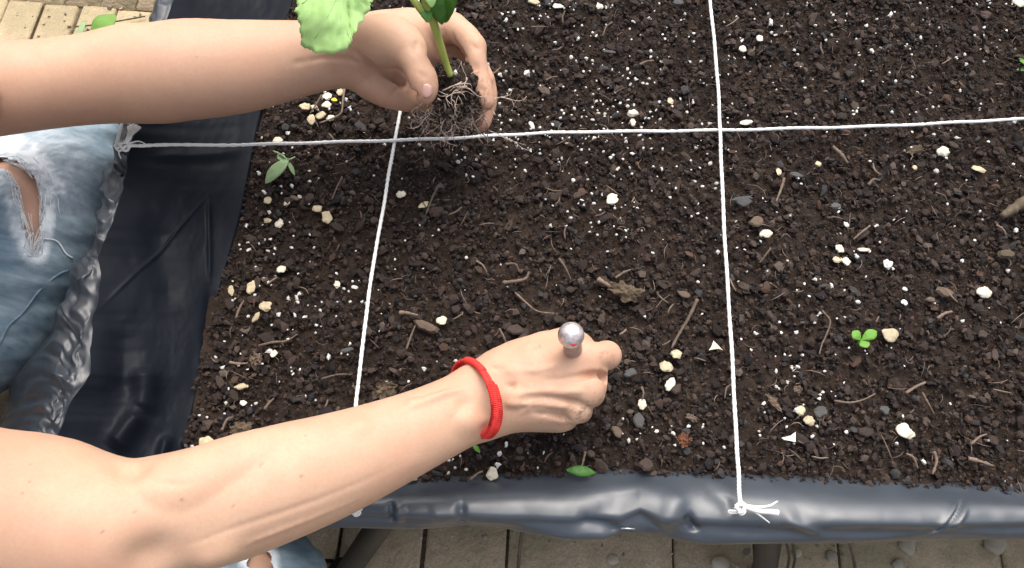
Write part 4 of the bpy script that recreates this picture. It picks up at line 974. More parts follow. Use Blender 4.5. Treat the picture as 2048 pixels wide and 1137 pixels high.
# index finger with its knuckle
A2.chain([P(830, 62, .124), P(868, 56, .128), P(905, 57, .130)], [.0165, .0150, .0128], k=.014)
A2.chain([P(905, 57, .130), P(930, 72, .134), P(949, 95, .134)], [.0128, .0112, .0106], k=.006)
A2.chain([P(948, 95, .134), P(952, 122, .131), P(956, 146, .126)], [.0104, .0090, .0088], k=.003)
A2.chain([P(956, 146, .126), P(965, 176, .122), P(973, 205, .116)], [.0088, .0084, .0074], k=.0025)
# middle finger behind it
A2.chain([P(835, 80, .104), P(880, 78, .104), P(915, 92, .106)], [.0150, .0125, .0110], k=.010)
A2.chain([P(915, 92, .106), P(948, 122, .108), P(970, 160, .106)], [.0110, .0095, .0090], k=.004)
A2.chain([P(970, 160, .104), P(977, 198, .094), P(969, 232, .086), P(964, 250, .084)], [.0088, .0080, .0074, .0066], k=.0015)
# ring finger, mostly behind the roots
A2.chain([P(835, 105, .088), P(885, 110, .080), P(930, 135, .074), P(942, 180, .070), P(930, 205, .066)], [.0130, .0108, .0095, .0085, .0068], k=.006)
# creases between fingers and across the palm
A2.chain([P(898, 70, .146), P(908, 90, .142), P(922, 108, .134), P(928, 125, .126)], [.0004, .0020, .0026, .0020], k=.003, mode='sub')
A2.chain([P(884, 66, .143), P(888, 76, .140), P(890, 88, .132)], [.0004, .0012, .0006], k=.003, mode='sub')
A2.chain([P(836, 90, .160), P(846, 78, .150), P(858, 66, .144)], [.0006, .0030, .0010], k=.005, mode='sub')
A2.chain([P(835, 98, .112), P(880, 100, .104), P(915, 108, .100)], [.018, .017, .013], k=.010)
A2.chain([P(838, 118, .134), P(870, 112, .128), P(905, 116, .122)], [.0008, .0020, .0012], k=.004, mode='sub')
A2.cone(P(905, 150, .128), P(912, 172, .118), .013, .018, k=.006, mode='sub')
Vt, _ = A2.mesh(); S = surf_fn(Vt)
mark(A2, S, [(590, 131), (640, 120), (690, 122), (716, 131)], [.0004, .0016, .0020, .0010], .004, 'sub')
mark(A2, S, [(708, 108), (728, 127), (756, 142), (788, 151), (810, 168), (826, 190)], [.0008, .0036, .0046, .0046, .0042, .0030], .004, 'sub', -.0005)
mark(A2, S, [(716, 150), (735, 166), (752, 176)], [.0004, .0014, .0006], .004, 'sub')
mark(A2, S, [(786, 196), (796, 180), (812, 176)], [.0004, .0012, .0006], .004, 'sub')
mark(A2, S, [(840, 79), (832, 92), (826, 106)], [.0004, .0014, .0008], .003, 'sub')
mark(A2, S, [(858, 109), (885, 110), (915, 107)], [.0005, .0012, .0006], .003, 'sub')
mark(A2, S, [(900, 68), (906, 88), (918, 103), (928, 116)], [.0004, .0014, .0016, .0010], .003, 'sub')
mark(A2, S, [(884, 66), (887, 76), (889, 88)], [.0003, .0010, .0004], .003, 'sub')
for dv in (-3, 2): mark(A2, S, [(955, 176+dv), (965, 178+dv), (974, 177+dv)], [.0002, .0006, .0002], .002, 'sub', .0002)
mark(A2, S, [(940, 84), (950, 92), (962, 94)], [.0002, .0007, .0002], .003, 'sub', .0002)
for dx in (-5, 0, 5): mark(A2, S, [(834+dx, 150+dx), (845+dx, 146+dx), (856+dx, 147+dx)], [.0002, .0006, .0002], .002, 'sub', .0002)
for dv in (-4, 1, 6): mark(A2, S, [(943, 128+dv), (952, 131+dv), (962, 130+dv)], [.0002, .0005, .0002], .002, 'sub', .0002)
V2, Q2 = A2.mesh(); del A2
# ---- trunk, head, legs (coarser), wholly under clothes except the head and knees
K1 = P(60, 445, -.035); K2 = P(470, 1235, -.075)
HIP1 = np.array([-.86, -.04, -.14]); HIP2 = np.array([-.84, -.22, -.12])
A3 = Field((-1.10, -.55, -.34), (-.12, .36, .80), .006)
A3.chain([np.array([-0.850, -.10, -.10]), np.array([-0.830, -.08, .08]), np.array([-0.750, -.05, .26]), np.array([-0.690, -.03, .36])], [.125, .115, .125, .09], k=.03, m=4)
A3.cone(SHL, SHR, .062, .062, k=.05); A3.cone(SHL, SHL*.5+P(-260, 190, .24)*.5, .048, .036, k=.02); A3.cone(SHR, SHR*.5+P(-110, 1030, .20)*.5, .050, .040, k=.02)
A3.cone(np.array([-0.690, -.03, .38]), np.array([-0.650, -.03, .47]), .055, .050, k=.03)
A3.cone(np.array([-0.650, -.03, .54]), np.array([-0.625, -.03, .61]), .078, .085, np.array([0, 1, 0]), 1.12, k=.03)
A3.cone(np.array([-0.585, -.03, .50]), np.array([-0.570, -.03, .52]), .040, .042, k=.03)      # jaw
A3.cone(np.array([-0.540, -.03, .575]), np.array([-0.525, -.03, .548]), .008, .014, k=.012)    # nose
for sy in (-1, 1):
    A3.cone(np.array([-0.546, -.03+sy*.032, .578]), np.array([-0.544, -.03+sy*.034, .578]), .010, .010, k=.01, mode='sub')
    A3.cone(np.array([-0.562, -.03+sy*.032, .577]), np.array([-0.562, -.03+sy*.033, .577]), .013, .013, k=.004)
    A3.cone(np.array([-0.635, -.03+sy*.082, .56]), np.array([-0.640, -.03+sy*.088, .59]), .012, .016, k=.006)
A3.cone(np.array([-0.538, -.045, .515]), np.array([-0.538, -.015, .515]), .007, .007, k=.006)   # lips
A3.chain([HIP1, (HIP1+K1)/2+[0, 0, .02], K1], [.10, .078, .058], k=.03); A3.chain([HIP2, (HIP2+K2)/2+[0, 0, .02], K2], [.10, .082, .062], k=.03)
S1 = np.array([K1[0]-.13, K1[1]-.02, GZ+.05]); S2 = np.array([K2[0]-.33, K2[1]+.02, GZ+.05])
A3.chain([K1, (K1+S1)/2, S1], [.056, .05, .038], k=.02); A3.chain([K2, (K2+S2)/2, S2], [.058, .05, .038], k=.02)
V3, Q3 = A3.mesh(); del A3
# fine knees showing through the rips
def fine(lo, hi, fn, vox=.003):
    A = Field(lo, hi, vox); fn(A); return A.mesh()
Vb = np.vstack([V1, V2, V3]); Qb = np.vstack([Q1, Q2+len(V1), Q3+len(V1)+len(V2)])
col = np.ones((len(Vb), 3))
def stain(c, r, colr, soft=.5):
    d = np.linalg.norm(Vb[:, :3]-c, axis=1); w = np.clip(1-(d/r), 0, 1)**soft; col[:] = col*(1-w[:, None])+np.asarray(colr)*w[:, None]*np.ones(3)
# ruddier skin over joints and the palm (the skin's own colour)
for (u, v_, z, r, c) in [(1195, 752, .095, .016, (1, .86, .84)), (1222, 712, .09, .014, (1, .88, .85)), (1185, 785, .095, .012, (1.02, .93, .90)), (1110, 708, .10, .02, (1, .88, .80)),
                         (900, 90, .11, .035, (1, .80, .76)), (955, 150, .12, .05, (1, .86, .83)), (966, 230, .1, .03, (1, .80, .76)), (790, 185, .10, .04, (1, .84, .80)), (850, 200, .14, .014, (.95, .70, .66)), (850, 170, .15, .02, (1, .88, .84)), (972, 250, .09, .014, (.9, .66, .6)), (60, 410, .02, .07, (.92, .80, .78))]:
    stain(P(u, v_, z), r, c, .7)
def near_px(u, v, zmin=.05):
    """point of the body surface seen at a photo pixel (for moles)"""
    o_ = CAMP; d = P(u, v, 0)-o_; d /= np.linalg.norm(d); w = Vb-o_; t = w@d; pr = np.linalg.norm(w-t[:, None]*d, axis=1); k = np.where(pr < .0022)[0]
    return Vb[k[np.argmin(t[k])]] if len(k) else P(u, v, .1)
for (u, v_, r) in [(612, 866, 2.4), (520, 924, 2.6), (609, 955, 2.6), (469, 1015, 3), (366, 1008, 2), (271, 1019, 2), (198, 1064, 3.2), (60, 922, 2.2), (53, 982, 2.2), (59, 957, 1.8), (389, 114, 2.2), (926, 82, 2.0), (1082, 850, 1.6)]:
    c = near_px(u, v_); d = np.linalg.norm(Vb-c, axis=1); k = d < .0007+r*.00015; col[k] = col[k]*np.array([.50, .38, .33])
# soil smudges on the fingertips
for (u, v_, z) in [(978, 218, .11), (965, 256, .09), (985, 175, .11), (1222, 712, .09), (1180, 812, .08), (1160, 835, .07), (1142, 845, .06), (880, 200, .1)]:
    c = near_px(u, v_); d = np.linalg.norm(Vb-c, axis=1); nzv = fbm(Vb[:, 0]*500, Vb[:, 1]*500+Vb[:, 2]*300, 5, 3)*.7+.5; k = (d < .012) & (nzv > .60+d*10); col[k] *= np.array([.5, .42, .38])
body = keep(person, link_mesh('body', Vb, Qb, M_skin, col=col))
md = body.modifiers.new('sm', 'CORRECTIVE_SMOOTH') if False else body.modifiers.new('sm', 'SMOOTH'); md.factor = .5; md.iterations = 3
# thumbnail
def nail(c, ax, up, L_, w, name='nail'):
    ax = ax/np.linalg.norm(ax); sd_ = np.cross(ax, up); sd_ /= np.linalg.norm(sd_); nn = np.cross(sd_, ax); V = []; n = 9; m_ = 7
    for i in range(n):
        t = i/(n-1)*2-1
        for j in range(m_):
            s_ = j/(m_-1)*2-1; wr_ = w*(1-.25*max(0, abs(t)-.4)**2*4); V.append(c+ax*L_*t*(1-.12*s_*s_)+sd_*wr_*s_+nn*(-.45*w*s_*s_-.12*L_*t*t))
    ii = np.arange(n*m_).reshape(n, m_); Fc = np.stack([ii[:-1, :-1].ravel(), ii[:-1, 1:].ravel(), ii[1:, 1:].ravel(), ii[1:, :-1].ravel()], 1)
    o = keep(person, link_mesh(name, np.array(V), Fc, M_nail)); md = o.modifiers.new('t', 'SOLIDIFY'); md.thickness = .0006; return o
nc = near_px(853, 188)
nail(nc+np.array([0, -.0005, .0008]), P(851, 205, .142)-P(850, 180, .150), np.array([.10, -.55, .83]), .0060, .0050)

# hair, shirt
A = Field((-.84, -.18, .45), (-.46, .12, .76), .005)
A.cone(np.array([-0.660, -.03, .56]), np.array([-0.638, -.03, .625]), .088, .092, np.array([0, 1, 0]), 1.08, k=.02)
A.cone(np.array([-0.700, -.03, .56]), np.array([-0.700, -.03, .48]), .07, .05, k=.02)
A.cone(np.array([-0.560, -.03, .49]), np.array([-0.545, -.03, .585]), .055, .06, k=.015, mode='sub')
v, q = A.mesh(); v[:, 2] += .003*np.sin(v[:, 1]*300); keep(person, link_mesh('hair', v, q, M_hair))
A = Field((-1.04, -.48, -.20), (-.34, .40, .50), .006)
A.chain([np.array([-0.850, -.10, -.08]), np.array([-0.830, -.08, .08]), np.array([-0.750, -.05, .26]), np.array([-0.690, -.03, .35])], [.145, .132, .140, .105], k=.03, m=4)
A.cone(SHL, SHR, .075, .075, k=.05)
A.cone(SHL, SHL*.55+P(-260, 190, .24)*.45, .070, .068, k=.03); A.cone(SHR, SHR*.55+P(-110, 1030, .20)*.45, .072, .068, k=.03)
A.cone(np.array([-0.670, -.03, .42]), np.array([-0.650, -.03, .50]), .062, .07, k=.01, mode='sub')
v, q = A.mesh(); v[:, 0] += .004*np.sin(v[:, 2]*60+v[:, 1]*25); keep(person, link_mesh('shirt', v, q, M_shirt))

# ---- jeans
def compact(V, Q, col):
    k = np.unique(Q); mp = np.full(len(V), -1); mp[k] = np.arange(len(k)); return V[k], mp[Q], col[k]
def biggest(nV, Q):
    lab = np.arange(nV)
    for _ in range(4000):
        m_ = lab[Q].min(1); new = lab.copy()
        for j in range(4): np.minimum.at(new, Q[:, j], m_)
        new = new[new]
        if (new == lab).all(): break
        lab = new
    l = lab[Q[:, 0]]; k, c = np.unique(l, return_counts=True); return Q[l == k[c.argmax()]]
def jeans_field(lo, hi, hip, knee, ank, rk, vox, wr=1.0, extra=None):
    A = Field(lo, hi, vox)
    A.chain([hip, (hip+knee)/2+[0, -.01, -.01], knee], [rk*1.5, rk*1.15, rk], k=.02, m=4)
    A.chain([knee, knee*.6+ank*.4, ank], [rk*.98, rk*.85, rk*.72], k=.03, m=4)
    if extra: extra(A)
    return A.mesh()
def folds(V, seed, amp):
    n = len(V); p = V*np.array([9., 22., 14.])
    f_ = np.abs(fbm(V[:, 0]*16+V[:, 2]*9, V[:, 1]*30+V[:, 2]*14, seed, 3)); g_ = fbm(V[:, 0]*60, V[:, 1]*90+V[:, 2]*40, seed+5, 2)
    return amp*(.25-f_)+amp*.12*g_
def project(V):
    w = V-CAMP; z = w@FWD; return 1024+F*(w@CR)/z, 568.5-F*(w@CU)/z
def normals_of(V, Q):
    a = V[Q[:, 2]]-V[Q[:, 0]]; b = V[Q[:, 3]]-V[Q[:, 1]]; fn = np.cross(a, b); N = np.zeros_like(V)
    for j in range(4): np.add.at(N, Q[:, j], fn)
    return N/(np.linalg.norm(N, axis=1)[:, None]+1e-12)
def inpoly(u, v, poly):
    c = np.zeros(len(u), bool); n = len(poly)
    for i in range(n):
        x0, y0 = poly[i]; x1, y1 = poly[(i+1) % n]; k = ((y0 > v) != (y1 > v)) & (u < (x1-x0)*(v-y0)/(y1-y0+1e-9)+x0); c ^= k
    return c
def distpoly(u, v, poly):
    d = np.full(len(u), 1e9); n = len(poly)
    for i in range(n):
        x0, y0 = poly[i]; x1, y1 = poly[(i+1) % n]; dx, dy = x1-x0, y1-y0; t = np.clip(((u-x0)*dx+(v-y0)*dy)/(dx*dx+dy*dy+1e-9), 0, 1); d = np.minimum(d, np.hypot(u-x0-t*dx, v-y0-t*dy))
    return d
hole = [(-30, 318), (0, 313), (24, 315), (45, 324), (59, 337), (73, 353), (82, 371), (87, 392), (89, 413), (88, 440), (85, 466), (80, 490), (74, 506), (66, 503), (59, 495), (50, 476), (41, 454), (38, 430), (35, 407), (30, 382), (24, 360), (14, 348), (5, 340), (-30, 334)]
def leg1_extra(A):
    # the thigh runs up to the rim; cloth bulges towards the knot and the liner
    A.chain([P(-60, 600, -.03), P(55, 458, -.01), P(150, 350, .000)], [.080, .074, .050], k=.04)
    A.chain([P(75, 350, -.02), P(130, 315, -.01), P(190, 290, .000)], [.042, .040, .028], k=.03)
    A.chain([P(-60, 640, -.05), P(20, 610, -.06), P(90, 540, -.05)], [.07, .060, .045], k=.04)
vj, qj = jeans_field((-1.0, -.30, -.33), (-.30, .28, .10), HIP1, K1, S1, .075, .0035, extra=leg1_extra)
nj = normals_of(vj, qj); vj0 = vj.copy(); vj = vj+nj*folds(vj, 71, .016)[:, None]
uj, wj = project(vj); visible = nj@np.array([0, -.1, 1]) > -.15
dh = distpoly(uj, wj, hole); ins = inpoly(uj, wj, hole) & (vj[:, 2] > -.05)
fade = np.clip(2.3-dh/np.where(wj < 390, 26, 12), 0, 1)*(vj[:, 2] > -.06)*np.where(uj > 45, 1.0, np.where(wj < 340, 1, .55))
band = np.exp(-((np.hypot(uj-95, (wj-340)*.8)-25)/70)**2)*.5*(vj[:, 2] > -.06)
keepf = ~(ins[qj].all(1))
jcol = np.clip(np.maximum(fade*1.3, band)*(.75+.9*fbm(uj/14, wj/5, 91, 3)), 0, 1)[:, None]*np.ones(3)
cv, cq, cc_ = compact(vj, biggest(len(vj), qj[keepf]), jcol); me_o = link_mesh('jeans', cv, cq, M_denim, col=cc_); keep(person, me_o); md = me_o.modifiers.new('s', 'SMOOTH'); md.iterations = 3
# knee seen inside the rip: part of the body sits just under the cloth
def under(V0_, N_, Q, mask, off):
    f = mask[Q].any(1); k = np.unique(Q[f]); mp = np.full(len(V0_), -1); mp[k] = np.arange(len(k)); return V0_[k]-N_[k]*off, mp[Q[f]]
vk, qk = under(vj0, nj, qj, (ins | (dh < 16)) & (vj[:, 2] > -.06), .0045)
def ray_surface(Vs, u, v):
    o_ = CAMP; d = P(u, v, 0)-o_; d /= np.linalg.norm(d); w = Vs-o_; t = w@d; pr = np.linalg.norm(w-t[:, None]*d, axis=1); k = np.where(pr < .006)[0]
    return Vs[k[np.argmin(t[k])]] if len(k) else None
# merge knee into the body mesh
bm_old = body.data
Vb2 = np.vstack([Vb, vk]); Qb2 = np.vstack([Qb, qk+len(Vb)]); kc = np.tile(np.array([1.15, 1.12, 1.2]), (len(vk), 1)); body.data = bpy.data.meshes.new('body'); bpy.data.meshes.remove(bm_old)  # knee skin tone raised to offset the shade at its low position
tmp = link_mesh('body_tmp', Vb2, Qb2, M_skin, col=np.vstack([col, kc])); md_ = tmp.data; bpy.data.objects.remove(tmp); old = body.data; body.data = md_; bpy.data.meshes.remove(old); md_.name = 'body'
# frayed white edge round the rip: threads and a ragged cord
fr = []; rr = random.Random(5)
hp = [(u, v) for u, v in hole if u > -5]
hpd = spline(np.array([(u, v, 0) for u, v in hp]), 90)
for i in range(len(hpd)-1):
    u, v_ = hpd[i, 0], hpd[i, 1]
    for _ in range(4):
        ww = 14 if (u > 45 and v_ < 420) else 5; du, dv = abs(rr.gauss(0, ww))*(1 if u > 45 else -.5), -abs(rr.gauss(0, ww))*(v_ < 400); e_ = hpd[min(i+rr.choice([2, 4, 6, 9]), len(hpd)-1)]; s0 = ray_surface(vj, u+du, v_+dv); s1 = ray_surface(vj, e_[0]+du+rr.gauss(0, 3), e_[1]+dv+rr.gauss(0, 3))
        if s0 is None or s1 is None or abs(s0[2]-s1[2]) > .02: continue
        up_ = np.array([0, 0, rr.uniform(.0002, .0012)]); fr.append(tube(spline([s0, (s0+s1)/2+up_, s1], 4), rr.uniform(.00012, .0003), 5))
if fr:
    v, f = merge(fr); o = keep(person, link_mesh('frayed_threads', v, f, M_fray)); o['kind'] = 'stuff'
t0 = [ray_surface(vj, u, v_) for u, v_ in ((100, 488), (125, 494), (148, 506), (160, 516))]
if all(x is not None for x in t0):
    v, f = tube(spline([x+np.array([0, 0, .003]) for x in t0], 12), .0008, 6); keep(person, link_mesh('loose_thread', v, f, M_fray))
# seam of the jeans
sm_ = [ray_surface(vj, u, v_) for u, v_ in ((150, 540), (120, 562), (90, 590), (60, 620), (30, 660), (5, 700))]
sm_ = [x+np.array([0, 0, .001]) for x in sm_ if x is not None]
if len(sm_) > 2:
    v, f = tube(spline(sm_, 30), .0011, 6); keep(person, link_mesh('seam', v, f, M_denim))
# second leg, bottom of the frame
hole2 = [(500, 1100), (530, 1092), (545, 1110), (548, 1150), (505, 1160), (492, 1125)]
def leg2_extra(A): A.cone(P(470, 1235, -.075), P(420, 1260, -.075), .078, .085, k=.03)
vj2, qj2 = jeans_field((-1.0, -.52, -.33), (-.10, -.12, .06), HIP2, K2, S2, .074, .0045, extra=leg2_extra)
n2 = normals_of(vj2, qj2); vj2_0 = vj2.copy(); vj2 = vj2+n2*folds(vj2, 81, .012)[:, None]
u2, w2 = project(vj2); in2 = inpoly(u2, w2, hole2) & (vj2[:, 2] > -.10); d2_ = distpoly(u2, w2, hole2); f2 = np.clip(1-d2_/16, 0, 1)*(vj2[:, 2] > -.12)
mk_ = in2 | ((d2_ < 12) & (vj2[:, 2] > -.10)); va_, qa_ = under(vj2_0, n2, qj2, mk_, .0045); bd = body.data; nb_ = len(bd.vertices)
c0 = np.empty(nb_*3, np.float32); bd.vertices.foreach_get('co', c0); f0 = np.empty(len(bd.polygons)*4, np.int32); bd.polygons.foreach_get('vertices', f0); a0 = np.empty(nb_*4, np.float32); bd.color_attributes['Col'].data.foreach_get('color', a0)
tmp = link_mesh('body_tmp', np.vstack([c0.reshape(-1, 3), va_]), np.vstack([f0.reshape(-1, 4), qa_+nb_]), M_skin, col=np.vstack([a0.reshape(-1, 4)[:, :3], np.tile(np.array([1.1, 1.05, 1.1]), (len(va_), 1))])); body.data = tmp.data; bpy.data.objects.remove(tmp); bpy.data.meshes.remove(bd); body.data.name = 'body'  # second knee's skin tone raised likewise against the shade inside the rip
cv, cq, cc_ = compact(vj2, biggest(len(vj2), qj2[~in2[qj2].all(1)]), np.clip(f2*1.6, 0, 1)[:, None]*np.ones(3)); o = link_mesh('jeans', cv, cq, M_denim, col=cc_); keep(person, o); md = o.modifiers.new('s', 'SMOOTH'); md.iterations = 3

# ------------------------------------------------------------------ bracelet
br = empty('bracelet', P(965, 793, .09), 'red braided cord bracelet round the wrist of the hand holding the silver knob', 'bracelet')
e0 = P(928, 726, .088); e1 = P(966, 866, .088); c = (e0+e1)/2; a_ = (e0-e1)/2*1.03; top = P(986, 786, .117)-c
def ring(off=0, th0=0, th1=2*math.pi, n=90, lift=0):
    t = np.linspace(th0, th1, n); q = c[None]+a_[None]*np.cos(t)[:, None]*(1+lift)+top[None]*np.sin(t)[:, None]*(1+lift)
    q += np.array([1, -.25, 0])*off; return q
q = ring(-.0016); v, f = tube(q, .0018, 10); keep(br, link_mesh('cord', v, f, M_red))
q = ring(.0016); v, f = tube(q, .0018, 10); keep(br, link_mesh('cord', v, f, M_red))
q = ring(0, .42*math.pi, 1.02*math.pi, 260, .03); v, f = tube(q, .0030*(1+.13*np.sin(np.arange(260)*1.0)), 12); keep(br, link_mesh('braid', v, f, M_red))
for s_ in (-1, 1):
    q = ring(.0026*s_, .44*math.pi, 1.0*math.pi, 240, .05); q[:, 2] += .0006*np.sin(np.arange(240)*.9+s_); v, f = tube(q, .0017*(1+.35*np.sin(np.arange(240)*.9+s_)), 8); keep(br, link_mesh('braid_edge', v, f, M_red))
q = ring(0, .05*math.pi, .30*math.pi, 30, .02); v, f = tube(q, .0031, 12); keep(br, link_mesh('cord_sleeve', v, f, M_red))

# ------------------------------------------------------------------ digging tool
kc = P(1142, 671, .137); md0 = P(1147, 705, .100); base = kc+(md0-kc)*(.137/.037)
tool = empty('hand_dibber', base, 'metal digging tool with a worn silver ball knob gripped in the near fist', 'garden tool')
V0, F0 = ICO3; V0s, F0s = ico(4)
keep(tool, link_mesh('knob', V0s*.0101+kc, F0s, M_metal))
ax = base-kc; ax /= np.linalg.norm(ax)
v, f = tube([kc+ax*.004, kc+ax*.012, kc+ax*.014, kc+ax*.06, kc+(base-kc)*.98], [.0060, .0064, .0074, .0074, .0068], 20); keep(tool, link_mesh('handle', v, f, mat('worn_handle', (.42, .28, .22), .5, .4, noise=(200, .6, (.25, .16, .12)))))
v, f = tube([base-ax*.02, base+ax*.02, base+ax*.06], [.0070, .0065, .0015], 16); keep(tool, link_mesh('spike', v, f, M_metal))
d = CAMP-kc; d /= np.linalg.norm(d); side = P(1146, 684, .13)-kc; side /= np.linalg.norm(side); pd = d*.80+side*.60; pd /= np.linalg.norm(pd)
V0, F0 = ICO2; t1 = np.cross(pd, [0, 0, 1]); t1 /= np.linalg.norm(t1); t2 = np.cross(pd, t1)
keep(tool, link_mesh('paint_spot', kc+pd*.0098+V0[:, :1]*t1*.0022+V0[:, 1:2]*t2*.0017+V0[:, 2:3]*pd*.0006, F0, M_pink))

# ------------------------------------------------------------------ seedling in the upper hand
pl = empty('squash_seedling', P(905, 175, .12), 'young squash seedling with bare roots held upright in the upper hand', 'seedling')
st = spline([P(901, 152, .142), P(892, 128, .152), P(882, 95, .168), P(872, 62, .184), P(862, 30, .200), P(852, 0, .214), P(845, -30, .226)], 30)
v, f = tube(st, np.linspace(.0029, .0040, 30), 12); keep(pl, link_mesh('stem', v, f, M_stem))
v, f = tube(spline([P(858, 40, .198), P(838, 15, .208), P(815, -15, .216), P(770, -60, .222), P(700, -70, .222)], 24), np.linspace(.0032, .0022, 24), 10); keep(pl, link_mesh('petiole', v, f, M_stem))
v, f = tube(spline([P(852, 5, .214), P(866, -15, .222), P(885, -40, .226)], 12), .0022, 10); keep(pl, link_mesh('petiole', v, f, M_stem))
# cotyledons and young leaves
leaf_blade(P(849, 12, .206), P(857, 46, .203), .0052, 'seed_leaf', M_leafdark, pl, n=14, m=9, arch=.15, shape=.9, curl=.2)
leaf_blade(P(876, -45, .226), P(884, 50, .196), .0125, 'leaf', M_leafdark, pl, n=24, m=13, arch=.12, shape=.75, curl=.35, serr=.02)
leaf_blade(P(905, -40, .232), P(890, 46, .190), .0115, 'leaf', M_leafdark, pl, n=24, m=13, arch=.10, shape=.7, curl=.3, serr=.02)
leaf_blade(P(858, -25, .225), P(864, 16, .215), .0045, 'young_leaf', M_leafpale, pl, n=12, m=7, arch=.10)
# the big leaf hanging over the wrist
out = np.array([(592, 0), (596, 12), (589, 23), (597, 31), (596, 40), (601, 50), (599, 62), (603, 74), (602, 88), (610, 97), (622, 99), (630, 107), (646, 106), (662, 110), (676, 105), (690, 103), (697, 94), (703, 84), (706, 72), (713, 62), (716, 50), (727, 42), (730, 30), (739, 22), (742, 8), (748, -4), (746, -30), (750, -60), (730, -88), (700, -98), (660, -104), (625, -92), (604, -64), (606, -40), (592, -22)], float)
outs = spline(np.column_stack([np.vstack([out, out[:1]]), np.zeros(len(out)+1)]), 140)[:-1, :2]
outs += rng.normal(0, .7, outs.shape)
cu_, cv_ = 690., -50.; nr_ = 16; V = []
dirs = np.arctan2(outs[:, 1]-cv_, outs[:, 0]-cu_)
for i in range(nr_+1):
    t = i/nr_
    for j in range(len(outs)):
        u = cu_+(outs[j, 0]-cu_)*t; v_ = cv_+(outs[j, 1]-cv_)*t
        z = .222-.020*max(0, (v_-cv_)/157)**2-.006*((u-672)/75)**2
        z += .0045*mnoise.noise(Vector((u/45, v_/60, 0)))+.0012*mnoise.noise(Vector((u/14, v_/14, 3)))-.0010*math.exp(-((u-700-(v_-40)*.1)/4)**2)*(v_ > 10); V.append(P(u, v_, z))
n_ = len(outs); Fs_ = []
for i in range(nr_):
    for j in range(n_): j2 = (j+1) % n_; Fs_.append((i*n_+j, i*n_+j2, (i+1)*n_+j2, (i+1)*n_+j))
def leafz(u, v_): return .222-.020*max(0, (v_-cv_)/157)**2-.006*((u-672)/75)**2+.0045*mnoise.noise(Vector((u/45, v_/60, 0)))+.0012*mnoise.noise(Vector((u/14, v_/14, 3)))
for (ue, ve) in ((604, 30), (622, 88), (662, 104), (700, 84), (732, 22)):
    q = []
    for t in np.linspace(0, .93, 12):
        u = cu_+(ue-cu_)*t+6*math.sin(t*3)*(1 if ue < 670 else -1); v_ = cv_+(ve-cv_)*t; q.append(P(u, v_, leafz(u, v_)+.0003))
    vv_, ff_ = tube(q, np.linspace(.0006, .0002, 12), 6); keep(pl, link_mesh('vein', vv_, ff_, M_leafvein))
bl = keep(pl, link_mesh('leaf', np.array(V), Fs_, M_leafpale)); md = bl.modifiers.new('t', 'SOLIDIFY'); md.thickness = .0004; md.offset = -1
# root ball and roots
rbc = P(911, 168, .122); V0, F0 = ico(4)
nzv = np.array([mnoise.noise(Vector((w*2.2).tolist()))*.9+mnoise.noise(Vector((w*5.5).tolist()))*.5+mnoise.noise(Vector((w*12).tolist()))*.25 for w in V0])
rb = rbc+V0*(1+.30*nzv[:, None])*np.array([.0205, .0205, .0185]); keep(pl, link_mesh('root_ball', rb, F0, M_soil))
qd = rng.normal(0, 1, (700, 3)); qd /= np.linalg.norm(qd, axis=1)[:, None]; qp = rbc+qd*np.array([.0205, .0205, .0185])*rng.uniform(.85, 1.12, (700, 1))
scatter_mesh('clinging_soil', qp, rng.lognormal(-6.4, .35, 700), .7, ICO1, M_crumb, None, lambda n: crumbcol(n)*1.1, .25); keep(pl, bpy.data.objects['clinging_soil'])
qn = 2200; uu_ = rng.uniform(868, 962, qn); vv2 = 185+rng.exponential(20, qn); qz = rng.uniform(.06, .128, qn); qp = np.array([P(a, b, c) for a, b, c in zip(uu_, vv2, qz)]); qp = qp[vv2 < 262]
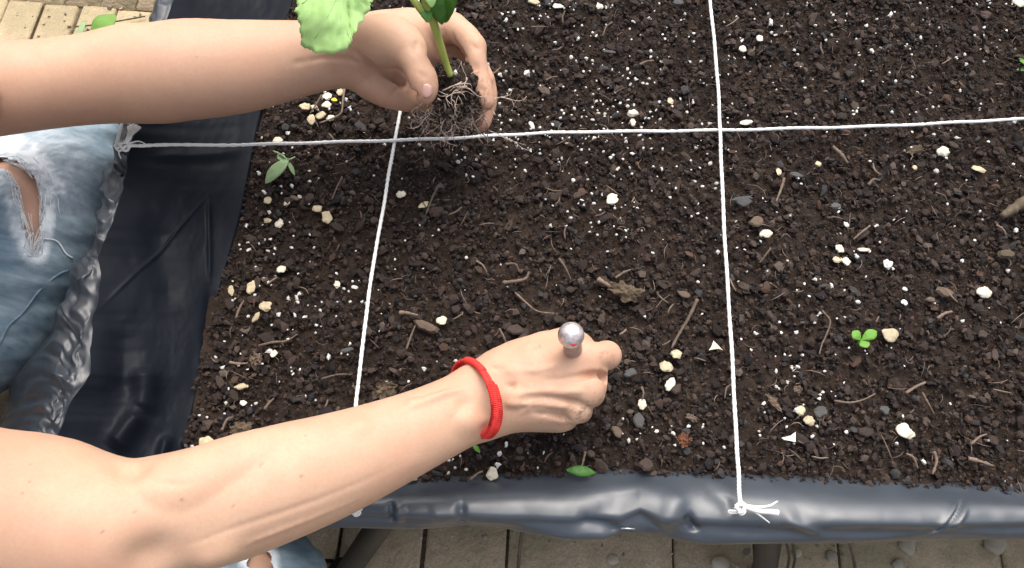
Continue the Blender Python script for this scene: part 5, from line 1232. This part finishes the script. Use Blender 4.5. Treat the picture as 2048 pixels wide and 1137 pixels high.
scatter_mesh('caught_soil', qp, rng.lognormal(-6.9, .40, len(qp)), .7, ICO1, M_crumb, None, lambda n: crumbcol(n), .25); keep(pl, bpy.data.objects['caught_soil'])
pg_ = blob_mesh('perlite_grain', ICO1, .5, .8, M_perlite, 99, False); o = bpy.data.objects.new('perlite_lump', pg_); COL.objects.link(o); o.location = Vector((P(908, 147, .1415)).tolist()); o.scale = (.0032,)*3; keep(pl, o)
rr = random.Random(11)
def root(p0, d0, L_, r, depth=0, acc=None):
    n = 9; p = np.array(p0, float); d = np.array(d0, float); d /= np.linalg.norm(d); path = [p.copy()]
    for i in range(n-1):
        d = d+np.array([rr.gauss(0, .38), rr.gauss(0, .30), rr.gauss(0, .22)-.05]); d /= np.linalg.norm(d); p = p+d*L_/n
        if p[2] < .006: p[2] = .006; d[2] = abs(d[2])*.3
        path.append(p.copy())
    acc.append((path, r))
    if depth < 2:
        for _ in range(rr.choice([2, 2, 3])):
            k = rr.randrange(2, n-1); dd = d+np.array([rr.gauss(0, .9), rr.gauss(0, .7), rr.gauss(0, .5)]); root(path[k], dd, L_*rr.uniform(.35, .6), r*.62, depth+1, acc)
acc = []
for i in range(28):
    u = rr.uniform(872, 955); v_ = rr.uniform(176, 205); p0 = P(u, v_, rr.uniform(.112, .132)); tgt = P(u+rr.gauss(0, 20)-(u-905)*.15, v_+rr.uniform(45, 95), rr.uniform(.05, .10)); root(p0, tgt-p0, np.linalg.norm(tgt-p0)*1.1, rr.uniform(.0006, .0012), 0, acc)
for i in range(8):   # roots wrapping the ball
    a0 = P(rr.uniform(880, 955), rr.uniform(172, 186), .139); d0 = np.array([rr.choice([-1, 1])*1., rr.gauss(0, .3), 0]); root(a0, d0, .035, rr.uniform(.0005, .0009), 1, acc)
main = sorted(acc, key=lambda t: -t[1]); rest = []
for i, (path, r) in enumerate(main):
    v, f = tube(spline(path, 14), np.linspace(r, r*.45, 14), 6)
    if i < 48: keep(pl, link_mesh('root', v, f, M_root))
    else: rest.append((v, f))
v, f = merge(rest); o = keep(pl, link_mesh('fine_roots', v, f, M_root)); o['kind'] = 'stuff'
